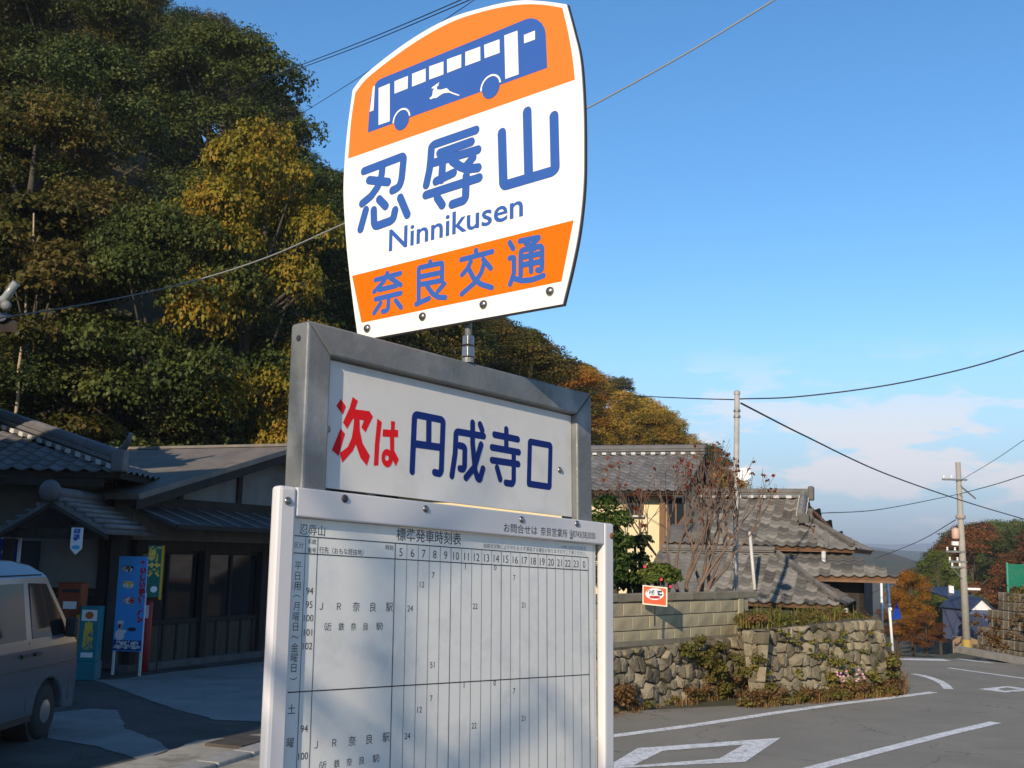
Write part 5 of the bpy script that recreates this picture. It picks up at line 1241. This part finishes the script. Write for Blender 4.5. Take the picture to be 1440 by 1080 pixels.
def crown_clumps(seed, n, rx, z0, z1, kind):
    r = np.random.default_rng(seed); C, Q = [], []
    for i in range(n):
        t = r.uniform(0, 1); a = r.uniform(0, 2 * math.pi)
        if kind == 'cone': w = (1 - t) ** 0.8 * 0.95 + 0.05
        elif kind == 'round': w = math.sqrt(max(0, 1 - (2 * t - 0.85) ** 2 / 1.35)) * 0.95
        else: w = math.sqrt(max(0.05, 1 - (1.5 * t - 0.45) ** 2))
        rr = rx * w * (r.uniform(0.35, 1.0) ** 0.5)
        C.append((rr * math.cos(a), rr * math.sin(a), z0 + (z1 - z0) * t)); Q.append(rx * r.uniform(0.20, 0.40) * (0.75 if kind == 'cone' else 1))
    return C, Q
M_BARK = mat('bark', (0.045, 0.036, 0.026), (0.075, 0.06, 0.045), 5, .9, .5, 20)
M_BARKPALE = mat('pale bark', (0.42, 0.33, 0.21), (0.33, 0.25, 0.15), 5, .8, .2, 20)
def trunk_mesh(seed, C, h, r0, name='trunk', limbs=12):
    r = random.Random(seed); b = MB()
    b.tube([(0, 0, -1.2), (r.uniform(-.1, .1), r.uniform(-.1, .1), h * .3), (r.uniform(-.25, .25), r.uniform(-.25, .25), h * .62), (0, 0, h * .9)], [r0 * 1.2, r0, r0 * .62, r0 * .2], 8)
    for c in random.Random(seed).sample(list(C), min(limbs, len(C))):
        z = max(h * .2, c[2] * r.uniform(.5, .75)); m = (c[0] * .5, c[1] * .5, (z + c[2]) / 2 + .1)
        b.tube([(0, 0, z), m, c], [r0 * .38, r0 * .24, r0 * .08], 5, cap=False)
    me = b.mesh(name); me.materials.append(M_BARK); me.polygons.foreach_set('use_smooth', [True] * len(me.polygons))
    return me
EVER = leafmat('evergreen leaf', [(0.013, 0.0225, 0.006), (0.0338, 0.0525, 0.012), (0.065, 0.0825, 0.018), (0.1105, 0.1063, 0.03)], .22)
OLIVE = leafmat('olive leaf', [(0.0286, 0.035, 0.008), (0.078, 0.0775, 0.014), (0.1365, 0.1063, 0.02), (0.169, 0.1063, 0.03)], .3)
GREEN = leafmat('green leaf', [(0.0182, 0.0325, 0.008), (0.0494, 0.0688, 0.014), (0.0975, 0.11, 0.022), (0.1495, 0.1375, 0.03)], .3)
YELLOW = leafmat('yellowing leaf', [(0.065, 0.0688, 0.012), (0.182, 0.1438, 0.02), (0.299, 0.1812, 0.026), (0.351, 0.1562, 0.028)], .35)
ORANGE = leafmat('orange leaf', [(0.078, 0.0625, 0.012), (0.221, 0.1063, 0.016), (0.351, 0.15, 0.02), (0.39, 0.125, 0.018)], .35)
GOLD = leafmat('gold leaf', [(0.121, 0.112, 0.018), (0.299, 0.219, 0.03), (0.493, 0.312, 0.045), (0.538, 0.258, 0.04)], .35)
RUSTY = leafmat('rusty leaf', [(0.06, 0.04, 0.014), (0.13, 0.06, 0.02), (0.19, 0.065, 0.02), (0.16, 0.09, 0.025)], .3)
REDL = leafmat('red leaf', [(0.14, 0.03, 0.012), (0.26, 0.05, 0.02), (0.34, 0.09, 0.02), (0.38, 0.14, 0.03)], .4)
LEAFN = 40000
PROTO = {}
def proto(key, seed, kind, n, rx, z0, z1, leaf, m, count=LEAFN, flat_=.75, r0=.22):
    C, Q = crown_clumps(seed, n, rx, z0, z1, kind)
    cm = leaf_cloud('crown', C, Q, count, leaf, seed + 50, flat_); cm.materials.append(m)
    PROTO[key] = (trunk_mesh(seed, C, z1, r0), cm, z1 + .3 * rx)
proto('ever', 1, 'round', 46, 3.4, 3.0, 9.2, .125, EVER); proto('ever2', 2, 'round', 52, 3.1, 2.5, 9.6, .115, EVER)
proto('olive', 3, 'round', 44, 3.3, 2.6, 9.0, .13, OLIVE); proto('green', 4, 'round', 44, 3.2, 2.4, 9.0, .125, GREEN)
proto('cone', 5, 'cone', 60, 2.7, 1.8, 10.0, .11, EVER); proto('yellow', 6, 'round', 40, 3.0, 2.4, 9.4, .125, YELLOW)
proto('orange', 7, 'round', 44, 3.3, 2.4, 9.0, .13, ORANGE); proto('rusty', 8, 'round', 44, 3.4, 2.4, 8.8, .13, RUSTY)
proto('maple', 6, 'round', 40, 3.0, 2.4, 9.4, .125, leafmat('maple leaf', [(0.0585, 0.0688, 0.01), (0.169, 0.1562, 0.016), (0.286, 0.2063, 0.02), (0.351, 0.175, 0.02)], .35)); proto('gold', 14, 'round', 44, 3.3, 2.2, 9.0, .13, GOLD); proto('lime', 4, 'round', 44, 3.2, 2.4, 9.0, .13, leafmat('fresh green leaf', [(0.03, 0.05, 0.011), (0.08, 0.11, 0.02), (0.135, 0.16, 0.032), (0.18, 0.16, 0.045)], .3)); proto('bamboo', 9, 'open', 54, 2.6, 2.0, 9.6, .15, OLIVE, flat_=.55, r0=.12)
def tree(key, x, y, h, label, group, name='tree', rz=None, wide=1.0, z=None):
    tm, cm, hh = PROTO[key]; s = h / hh
    e = thing(name, label, 'tree', (x, y, T(x, y) if z is None else z), rz if rz is not None else random.uniform(0, 6.28), group)
    e.scale = (s * wide, s * wide, s)
    link('trunk', tm, None, e); link('crown', cm, None, e)
    return e
SKYL = ([-90, 0, 220, 268, 330, 362, 400, 415, 450, 482, 560, 640, 700, 745, 765, 800, 850, 890, 920, 950, 985, 1005, 1030, 1050],
        [-140, -80, -30, 2, 44, 98, 162, 204, 228, 250, 330, 405, 436, 458, 484, 497, 512, 536, 562, 582, 612, 645, 700, 760])
KLAB = {'ever': 'dark evergreen broadleaf tree', 'ever2': 'dark evergreen broadleaf tree', 'olive': 'olive brown leafy tree', 'green': 'mid green leafy tree', 'cone': 'dark pointed evergreen tree',
        'yellow': 'yellowing autumn tree', 'orange': 'golden orange autumn tree', 'lime': 'fresh green leafy tree', 'gold': 'golden autumn tree', 'rusty': 'rust brown autumn tree', 'bamboo': 'feathery yellow-green bamboo clump'}
r_ = random.Random(21)
def hill_row(D, px0, px1, step, keys, where, hmin=6, hmax=14):
    x = xpx(px0, D); xe = xpx(px1, D)
    while x < xe:
        xx = x + r_.uniform(-.9, .9); yy = D + r_.uniform(-2.2, 2.2); x += step * r_.uniform(.8, 1.2)
        if foot_dist(np.array(xx), np.array(yy)) < 1.0: continue
        z = T(xx, yy); p = pix((xx, yy, z + 5))[0]
        top = at(p, float(np.interp(p, *SKYL)) + r_.uniform(0, 16), yy).z
        h = min(top - z, r_.uniform(.8, 1.05) * hmax)
        if h < hmin * .6: continue
        k = r_.choice(keys)
        tree(k, xx, yy, h, KLAB[k] + ' in the wood ' + where, KLAB[k] + 's ' + where, 'bamboo_clump' if k == 'bamboo' else 'tree', wide=min(1.35, max(1, 8.5 / h)))
LK = ['ever', 'ever2', 'ever', 'ever2', 'olive', 'green', 'cone', 'olive', 'ever', 'yellow']
NK = ['olive', 'green', 'ever2', 'bamboo', 'green', 'ever', 'olive', 'bamboo']
CK = ['gold', 'gold', 'orange', 'gold', 'green', 'gold', 'yellow', 'olive']
hill_row(29.3, -70, 330, 3.2, ['ever2', 'olive', 'ever', 'green'], 'just behind the left roofs', hmax=6, hmin=3)
hill_row(31, -70, 470, 4.2, NK, 'behind the shop', hmax=9)
hill_row(37, -70, 560, 4.4, NK + ['ever', 'ever2'], 'behind the shop', hmax=11)
for D in (44, 52): hill_row(D, -60, 760, 4.6, LK, 'high on the left hillside', hmax=13)
for D in (61, 72, 85, 100): hill_row(D, -60, 640, 5.5, LK, 'high on the left hillside', hmax=12.5)
for D in (62, 72, 84, 98, 115, 135): hill_row(D, 560, 1040, 4.6, CK, 'on the hillside above the houses', hmax=11, hmin=4)
# trees one can name
mx = at(340, 500, 30.5); tree('maple', mx.x, mx.y, at(345, 152, 30.5).z - T(mx.x, mx.y), 'tall yellow and orange autumn maple in the dark wood left of the bus sign', None, 'maple_tree', 1.0, .62)
bx_ = at(45, 560, 28.5); tree('bamboo', bx_.x, bx_.y, at(60, 250, 28.5).z - T(bx_.x, bx_.y), 'yellow-green feathery clump at the left edge above the tiled roof', None, 'bamboo_clump', 2.0, .9)
gx = at(230, 560, 29.5); tree('green', gx.x, gx.y, at(220, 270, 29.5).z - T(gx.x, gx.y), 'grey-green bushy tree left of the yellow maple', None, 'tree', .5, .8)
tx0, tx1 = at(20, 598, 27.0), at(49, 300, 27.6)
tr_ = thing('bare_sapling', 'thin pale bare trunk leaning up in front of the wood at left', 'tree', (tx0.x, tx0.y, T(tx0.x, tx0.y)))
b_ = MB(); pts = []
for i in range(9):
    t = i / 8; p = tx0.lerp(tx1, t); pts.append((p.x - tx0.x + .03 * math.sin(i * 2.1), p.y - tx0.y, p.z - tr_.location.z))
b_.tube([(-.02, 0, -.3)] + pts, [.05] + [.045 - .003 * i for i in range(9)], 8).build('trunk', M_BARKPALE, tr_, smooth=True)
MB().tube([pts[6], (pts[6][0] + .35, 0, pts[6][2] + .6)], [.02, .008], 6).build('twig', M_BARKPALE, tr_)
# wooded rise at far right
RSK = ([1260, 1285, 1310, 1330, 1360, 1385, 1415, 1440, 1500, 1560], [840, 812, 778, 756, 732, 716, 722, 726, 708, 690])
for D, p0, p1 in ((88, 1300, 1500), (102, 1290, 1520), (120, 1285, 1540), (140, 1280, 1560), (160, 1275, 1560)):
    x = xpx(p0, D)
    while x < xpx(p1, D):
        yy = D + r_.uniform(-4, 4); z = T(x, yy); p = pix((x, yy, z))[0]
        h = min(16, at(p, float(np.interp(p, *RSK)) + r_.uniform(0, 14), yy).z - z)
        if h > 3.5:
            k = r_.choice(['lime', 'ever2', 'green', 'olive', 'lime', 'rusty', 'orange', 'gold']); tree(k, x, yy, h, KLAB[k] + ' on the wooded rise behind the utility pole', KLAB[k] + 's behind the utility pole')
        x += 4.6 * r_.uniform(.8, 1.2)
def named(key, px, pyb, pyt, D, label, name='tree', wide=1.0):
    p = at(px, pyb, D); z = T(p.x, p.y); tree(key, p.x, p.y, at(px, pyt, D).z - z + .0, label, None, name, wide=wide)
named('lime', 1322, 880, 768, 78, 'bright green conical tree left of the utility pole', wide=.62)
named('lime', 1345, 880, 790, 84, 'mid green tree just behind the utility pole', wide=.8)
named('orange', 1284, 915, 800, 44, 'orange-red autumn tree right of the blue road sign', wide=.8)
named('rusty', 1304, 915, 860, 42, 'low rust red autumn bush beside the far road', 'bush', 1.1)
named('rusty', 1262, 910, 838, 52, 'brown autumn tree behind the blue road sign', wide=.9)
p_ = at(1300, 780, 150)
for i in range(5):
    px_ = 1296 + i * 14; p = at(px_, 850, 165); tree('rusty', p.x, p.y, 9, 'rust brown autumn tree on the far slope left of the utility pole', 'rust brown trees on the far slope')

# garden behind the block wall
def shrub(name, label, base, C, Q, count, leaf, m, cat='shrub', trunk=None, extra=None):
    e = thing(name, label, cat, base)
    cm = leaf_cloud('crown', C, Q, count, leaf, 91 + len(C), .85); cm.materials.append(m); link('crown', cm, None, e)
    b = MB(); 
    for c in (trunk or C[:5]): b.tube([(0, 0, 0), (c[0] * .4, c[1] * .4, c[2] * .5), c], [.06, .045, .02], 6)
    b.build('stems', M_BARK, e, smooth=True)
    return e
SHRUB = leafmat('garden leaf', [(0.014, 0.03, 0.008), (0.04, 0.075, 0.014), (0.085, 0.12, 0.022), (0.14, 0.15, 0.035)], .25)
def cl(base, items): return [tuple(at(px, py, D) - Vector(base)) for px, py, D, r in items], [r for *_, r in items]
sb = at(862, 846, 16.6); sb.z = .6
it = [(852, 712, 16.6, .2), (866, 735, 16.5, .24), (850, 745, 16.7, .25), (872, 765, 16.5, .22), (858, 775, 16.6, .28), (845, 785, 16.7, .28), (868, 795, 16.5, .25), (855, 812, 16.5, .28), (876, 815, 16.6, .2), (842, 820, 16.6, .26), (836, 740, 16.7, .24)]
shrub('garden_shrub', 'tall dark green clipped shrub beside the timetable, over the block wall', sb, *cl(sb, it), 5200, .075, SHRUB)
sb = at(895, 840, 16.9); sb.z = .6
it = [(893, 768, 17, .18), (880, 800, 16.9, .2), (900, 790, 17, .17), (905, 760, 17.1, .13), (886, 826, 16.9, .2)]
shrub('garden_pine', 'small dark twisted garden tree between the tall shrub and the red flowered bush', sb, *cl(sb, it), 1500, .07, leafmat('dark needle', [(0.008, 0.014, 0.006), (0.02, 0.03, 0.01), (0.03, 0.045, 0.014), (0.05, 0.06, 0.02)], .1))
sb = at(927, 832, 16.5); sb.z = .9
it = [(908, 808, 16.5, .12), (920, 802, 16.5, .14), (934, 804, 16.4, .14), (946, 808, 16.5, .12), (926, 814, 16.4, .15), (940, 818, 16.4, .11), (912, 818, 16.4, .11), (952, 815, 16.5, .08)]
fl = shrub('flowering_bush', 'rounded light green bush with red camellia flowers above the tobacco sign', sb, *cl(sb, it), 2600, .055, leafmat('bush leaf', [(0.03, 0.055, 0.012), (0.075, 0.11, 0.02), (0.13, 0.15, 0.03), (0.2, 0.15, 0.04)], .3))
M_FLOW = mat('camellia red', (0.62, 0.02, 0.06), (0.75, 0.10, 0.14), 30, .6)
for px_, py_ in ((907, 797), (943, 825), (930, 815)):
    c = at(px_, py_, 16.26) - sb
    b = MB()
    for k in range(6):
        a = k * math.pi / 3; b.lathe(c + Vector((math.cos(a) * .014, 0, math.sin(a) * .014)), [(.003, -.008), (.011, -.003), (.011, .004), (.003, .008)], 8, (math.cos(a) * .3, -1, math.sin(a) * .3))
    b.build('flower', M_FLOW, fl, smooth=True)
# leafless tree with a few red leaves
tb = at(968, 838, 17.3); tb.z = .3
bt = thing('bare_tree', 'nearly bare tree with a few red and orange leaves behind the block wall', 'tree', tb)
wood, tips = MB(), []
rb = random.Random(5)
def grow(p, d, L, r, depth):
    pts = [p]; q = p.copy(); dd = d.copy()
    for i in range(3):
        dd = (dd + Vector((rb.uniform(-.22, .22), rb.uniform(-.22, .22), rb.uniform(-.02, .2)))).normalized(); q = q + dd * L / 3; pts.append(q.copy())
    wood.tube(pts, [r, r * .88, r * .76, r * .62], 6 if depth < 3 else 4, cap=False)
    if depth >= 2: tips.append((pts[2], depth))
    if depth == 5: tips.append((q, depth)); return
    for k in range(rb.choice((2, 2, 3)) if depth < 4 else 2):
        a = rb.uniform(0, 6.28); sp = rb.uniform(.25, .62)
        nd_ = (dd + Vector((math.cos(a) * sp, math.sin(a) * sp, rb.uniform(.0, .25)))).normalized()
        grow(q.copy(), nd_, L * rb.uniform(.68, .9), r * .6, depth + 1)
for d in (Vector((-.42, -.1, 1)), Vector((.1, .1, 1)), Vector((.45, -.05, 1)), Vector((-.7, 0, .85)), Vector((.0, -.1, 1.2)), Vector((.28, .15, 1))):
    grow(Vector((0, 0, .55)) + Vector((d.x, d.y, 0)) * .06, d.normalized(), .76, .046, 0)
wood.tube([(0, 0, -.3), (.02, 0, .2), (0, 0, .62)], [.13, .11, .10], 10)
wood.build('branches', mat('grey bark', (0.19, 0.125, 0.085), (0.12, 0.082, 0.06), 6, .85, .3, 30), bt, smooth=True)
rb.shuffle(tips)
sel = [t for t in tips if t[0].z > .9][:170]
lm = leaf_cloud('leaves', [tuple(t[0] + Vector((0, 0, -.03))) for t in sel], [.05] * len(sel), 420, .07, 77, 1, -.2); lm.materials.append(REDL); link('leaves', lm, None, bt)

# weeds along the foot of the walls and on the bank: nobody could count the blades
def weeds(name, label, spots, m, seed, blades=14, w=.012):
    r = np.random.default_rng(seed); V, Fc = [], []
    for (x, y, z, h, sp) in spots:
        for _ in range(blades):
            a = r.uniform(0, 6.28); l = h * r.uniform(.45, 1.15); ox, oy = r.normal(0, sp, 2); lean_ = r.uniform(.1, .75)
            d = np.array([math.cos(a), math.sin(a), 0]); s = np.array([-d[1], d[0], 0]) * w * r.uniform(.6, 1.6)
            p0 = np.array([x + ox, y + oy, z]); p1 = p0 + d * l * lean_ * .35 + np.array([0, 0, l * .6]); p2 = p0 + d * l * lean_ + np.array([0, 0, l * (1 - lean_ * .35)])
            n = len(V); V += [p0 - s, p0 + s, p1 + s * .9, p1 - s * .9, p2]
            Fc += [(n, n + 1, n + 2, n + 3), (n + 3, n + 2, n + 4)]
    me = bpy.data.meshes.new(name); me.from_pydata([tuple(v) for v in V], [], Fc); me.update(); me.materials.append(m)
    o = link(name, me, None); o['label'] = label; o['category'] = 'weeds'; o['kind'] = 'stuff'; return o
WEED = leafmat('weed', [(0.045, 0.062, 0.013), (0.12, 0.13, 0.024), (0.22, 0.185, 0.04), (0.25, 0.14, 0.05)], .3)
WEEDB = leafmat('dry weed', [(0.08, 0.05, 0.02), (0.16, 0.085, 0.03), (0.22, 0.12, 0.045), (0.24, 0.17, 0.07)], .3)
rw_ = random.Random(9)
def along(a, b, n, off, h, sp, z=0.0, jit=.12):
    a, b = Vector(a), Vector(b); d = (b - a).normalized(); nn = Vector((d.y, -d.x, 0)); out = []
    for i in range(n):
        p = a.lerp(b, rw_.random()) + nn * (off + rw_.uniform(-jit, jit)); out.append((p.x, p.y, z, h * rw_.uniform(.5, 1.4), sp))
    return out
def clumps(name, label, spots, m, count, leaf, seed):
    """low leafy growth: one mass of small leaves"""
    me = leaf_cloud(name, [(x, y, z + r * .6) for x, y, z, r in spots], [r for *_, r in spots], count, leaf, seed, .9, .3, (.3, 1.15)); me.materials.append(m)
    o = link(name, me, None); o['label'] = label; o['category'] = 'weeds'; o['kind'] = 'stuff'; return o
def spots(a, b, n, off, r, z=0.0, jit=.1, zj=0.0):
    a, b = Vector(a), Vector(b); d = (b - a).normalized(); nn = Vector((d.y, -d.x, 0)); out = []
    for i in range(n):
        p = a.lerp(b, rw_.random()) + nn * (off + rw_.uniform(-jit, jit)); out.append((p.x, p.y, z + rw_.uniform(0, zj), r * rw_.uniform(.5, 1.5)))
    return out
WE = ROCK0 - WDIR * .5
clumps('verge_weeds', 'green and yellow leafy weeds along the foot of the stone walls', spots(WALL0 - WDIR * .5, WALL1, 26, .1, .06) + spots(WE, ROCK1, 60, .14, .08) + spots(WALL0 + WDIR * 2.3, ROCK0 + Vector((.25, .05, 0)), 26, .06, .10, 0, .1, .55) + spots(WALL0 + WDIR * 1.6, WALL0 + WDIR * 2.6, 16, .06, .09, .4, .04, .35), WEED, 9000, .045, 31)
clumps('dry_weeds', 'rusty dry growth along the foot of the stone walls', spots(WALL0 - WDIR * .2, WALL0 + WDIR * .45, 14, .12, .10, 0, .08, .2) + spots(WALL0 + WDIR * 1.5, WALL1, 16, .12, .09, 0, .08, .15) + spots(WE, ROCK1, 44, .16, .09, 0, .1, .1) + spots(ROCK1, RB, 22, .16, .12, 0, .1, .3), WEEDB, 6500, .045, 32)
weeds('verge_grass', 'thin grass blades along the foot of the stone walls', along(WALL0 - WDIR * .4, WALL1, 40, .12, .12, .05) + along(WE, ROCK1, 80, .16, .14, .05) + along(ROCK1 - WDIR * .2, RB, 30, .2, .3, .06), WEEDB, 1, 10, .005)
bank = lambda n, y1=1.3: [(ROCK0 + Vector((.05, .3, 0))).lerp(ROCK1 + Vector((-.25, .22, 0)), rw_.random()) + Vector((rw_.uniform(-.1, .1), rw_.uniform(0, y1), 0)) for _ in range(n)]
clumps('bank_weeds', 'yellow-green leafy growth on top of the stone retaining wall', [(p.x, p.y, 1.0, rw_.uniform(.06, .15)) for p in bank(70)], WEED, 7000, .05, 33)
clumps('bank_bracken', 'reddish dry bracken on top of the stone retaining wall', [(p.x, p.y, 1.04, rw_.uniform(.06, .14)) for p in bank(26, .9)], WEEDB, 2600, .05, 34)
weeds('bank_grass', 'long grass blades on top of the stone retaining wall', [(p.x, p.y, 1.0, .28 * rw_.uniform(.5, 1.3), .08) for p in bank(150)], WEED, 3, 12, .005)
clumps('wall_creeper', 'small ferns and creepers growing out of the stone wall joints', spots(ROCK0, ROCK1, 34, -.02, .055, .2, .03, .75) + spots(ROCK0.lerp(ROCK1, .5), ROCK1, 20, .08, .08, .1, .03, .35), WEED, 3600, .04, 35)
clumps('far_verge_weeds', 'brown growth over the retaining wall at the right edge', [(p.x, p.y, p.z, .16) for p in [rw0 + rd_ * rw_.uniform(.8, 5) - rn * rw_.uniform(.35, .6) + Vector((0, 0, rw_.uniform(.8, 1.4))) for _ in range(60)]] + [(p.x, p.y, p.z, .13) for p in [rw0 + rd_ * rw_.uniform(-.2, 4) + rn * rw_.uniform(-.1, .15) + Vector((0, 0, rw_.uniform(0, .9))) for _ in range(40)]], WEEDB, 8000, .06, 36)
clumps('far_verge_grass', 'green growth over the retaining wall at the right edge', [(p.x, p.y, p.z, .15) for p in [rw0 + rd_ * rw_.uniform(1.0, 5) - rn * rw_.uniform(.3, .6) + Vector((0, 0, rw_.uniform(.7, 1.4))) for _ in range(50)]], WEED, 5000, .06, 37)
M_PINK = mat('pink petals', (0.62, 0.22, 0.34), (0.7, 0.4, 0.48), 30, .6)
fb = MB()
for _ in range(15):
    t = rw_.uniform(.45, .75); p = ROCK0.lerp(ROCK1, t) + Vector((.08, -.17, rw_.uniform(.22, .42)))
    for k in range(5):
        a = k * 1.257; fb.lathe(p + Vector((math.cos(a) * .009, rw_.uniform(-.01, .01), math.sin(a) * .009)), [(.002, -.003), (.008, 0), (.002, .003)], 6, (0, -1, .3))
fo = fb.build('pink_flowers', M_PINK); fo['label'] = 'patch of small pink flowers low on the stone retaining wall'; fo['category'] = 'flowers'; fo['kind'] = 'stuff'

# ================================================================== overhead wires
M_WIRE = mat('black cable', (0.02, 0.022, 0.025), rough=.6); M_WIREP = mat('grey cable', (0.24, 0.25, 0.25), rough=.5)
def wire(label, pts, r=.011, m=None, group=None):
    P3 = [at(*p) for p in pts]; out = []
    ext = [P3[0] * 2 - P3[1]] + P3 + [P3[-1] * 2 - P3[-2]]
    for i in range(1, len(ext) - 2):
        p0, p1, p2, p3 = ext[i - 1:i + 3]
        for k in range(8):
            t = k / 8; out.append(.5 * ((2 * p1) + (p2 - p0) * t + (2 * p0 - 5 * p1 + 4 * p2 - p3) * t * t + (3 * p1 - p0 - 3 * p2 + p3) * t ** 3))
    out.append(P3[-1]); o_ = out[0]
    ob = MB().tube([p - o_ for p in out], r, 6).build('overhead_wire', m or M_WIRE, None, smooth=True); ob.location = o_
    return tag(ob, label, 'wire', group)
wire('upper of two black wires crossing the sky left of the bus sign top', [(250, 158, 46), (378, 108.5, 36), (510, 58, 28), (650, -1, 22), (840, -85, 18)], .012)
wire('lower of two black wires crossing the sky left of the bus sign top', [(250, 163, 46), (378, 112.5, 36), (510, 63, 28), (660, 0, 22), (850, -82, 18)], .012)
wire('thin wire rising to the left shoulder of the bus sign', [(330, 213, 42), (395, 177, 37), (500, 112, 29), (640, 18, 23), (740, -50, 20)], .009)
wire('pale cable from the left roof corner passing behind the bus sign', [(-60, 456, 14.6), (0, 447, 14.4), (120, 428, 13.6), (250, 401, 12.9), (370, 364, 12.3), (485, 314, 11.7), (650, 242, 11), (820, 155, 10.5), (960, 78, 10), (1092, -2, 9.6), (1180, -55, 9.3)], .0085, M_WIREP)
wire('wire from the top of the antenna mast to the left behind the bus stop', [(1034, 562, 19), (980, 560.5, 20.5), (910, 557.5, 22.5), (835, 553, 25), (700, 541, 29), (560, 520, 34)], .011)
wire('wire from the antenna mast rising to the right edge of the sky', [(1040, 561, 19), (1120, 558, 18.5), (1240, 543, 18), (1350, 520, 17.5), (1440, 493, 17), (1560, 450, 16.5)], .012)
wire('wire from the antenna mast falling to the right past the utility pole', [(1042, 567, 19), (1130, 612, 23), (1240, 664, 28), (1350, 703, 34), (1440, 730, 39), (1540, 758, 44)], .016)
wire('thin wire from the old house gable to the utility pole', [(1148, 722, 36), (1240, 716, 44), (1348, 695, 55)], .016)
wire('thin wire from the utility pole to the right edge', [(1348, 695, 55), (1400, 681, 50), (1450, 665, 46), (1530, 640, 40)], .018)
wire('faint wire from the top crossarm of the utility pole rising to the right', [(1350, 676, 55), (1400, 646, 50), (1450, 612, 46), (1530, 560, 40)], .012)
wire('faint wire from the utility pole descending left over the valley', [(1344, 731, 55), (1290, 762, 75), (1230, 786, 105)], .022)
wire('second faint wire from the utility pole descending left over the valley', [(1342, 770, 55), (1290, 803, 75), (1225, 835, 100)], .022)

# ================================================================== unseen house added left of the picture to shade the forecourt
nb = thing('unseen_shade_house', 'tall unseen two-storey house added left of the forecourt to shade it', 'house', (-13.68, 6.5, 0))
NW, NDp, NH = 14.0, 7.0, 7.5
MB().box((0, 0, NH / 2), (NW, NDp, NH)).build('wall', M_PLASTER, nb)
for sg in (1, -1):
    q = [(-NW / 2 - .3, sg * (NDp / 2 + .5), NH - .2), (NW / 2 + .1, sg * (NDp / 2 + .5), NH - .2), (NW / 2 + .1, 0, NH + 1.3), (-NW / 2 - .3, 0, NH + 1.3)]
    MB().slab(q if sg < 0 else q[::-1], .12).build('roof_slope', M_TILE, nb)
MB().prism([(NW / 2 - .1, -NDp / 2, NH - .1), (NW / 2 - .1, NDp / 2, NH - .1), (NW / 2 - .1, 0, NH + 1.15)], (-.1, 0, 0)).build('gable', M_PLASTER, nb)
for x in (-4, -1, 2, 5):
    for z in (1.4, 4.6):
        wo = MB().box((x, -NDp / 2 - .02, z), (1.5, .08, 1.3)).build('window', M_DARKWOOD, nb); MB().box((x, -NDp / 2 - .05, z), (1.35, .06, 1.15)).build('pane', M_GLASS, wo)


# leafless roadside tree behind the camera: its twigs throw the soft streaks on the timetable
c0 = Vector((-1.38, -2.0, 0))
rt = thing('roadside_tree', 'leafless roadside tree standing behind the photographer', 'tree', c0)
wood = MB(); rb = random.Random(14); tips = []
def twig(p, d, L, r, depth):
    q = p.copy(); pts = [p]
    for i in range(3):
        d = (d + Vector((rb.uniform(-.2, .2), rb.uniform(-.2, .2), rb.uniform(-.12, .1)))).normalized(); q = q + d * L / 3; pts.append(q.copy())
    wood.tube(pts, [r, r * .85, r * .7, r * .55], 6, cap=False)
    if depth == 3: return
    for k in range(3):
        a = rb.uniform(0, 6.28); twig(q.copy(), (d + Vector((math.cos(a) * .6, math.sin(a) * .6, rb.uniform(-.3, .15)))).normalized(), L * .62, r * .55, depth + 1)
wood.tube([(0, 0, -.2), (.03, 0, 1.4), (0, .05, 2.55)], [.07, .055, .04], 10)
for d in (Vector((.35, .75, .42)), Vector((.12, .8, .3)), Vector((.45, .6, .5)), Vector((.3, .9, .15)), Vector((.2, .7, .55)), Vector((.05, .65, .45)), Vector((.4, .8, .35)), Vector((-.5, -.3, .6))): twig(Vector((0, .05, 2.5)), d.normalized(), .55, .023, 1)
wood.build('branches', M_BARK, rt, smooth=True)

bpy.data.objects.remove(_txto)

# ================================================================== air
hz = MB().box((1500, 3800, 62), (17000, 10800, 150)).build('haze', None)
struct(hz, 'stuff'); hz['label'] = 'thin haze filling the valley air'
hm = bpy.data.materials.new('haze air'); hm.use_nodes = True
nt_ = hm.node_tree; nt_.nodes.clear()
vo = nt_.nodes.new('ShaderNodeOutputMaterial'); pv = nt_.nodes.new('ShaderNodeVolumePrincipled')
pv.inputs['Density'].default_value = 3.6e-4; pv.inputs['Color'].default_value = (0.80, 0.88, 0.98, 1); pv.inputs['Anisotropy'].default_value = 0.1
nt_.links.new(pv.outputs[0], vo.inputs['Volume'])
hz.data.materials.append(hm)
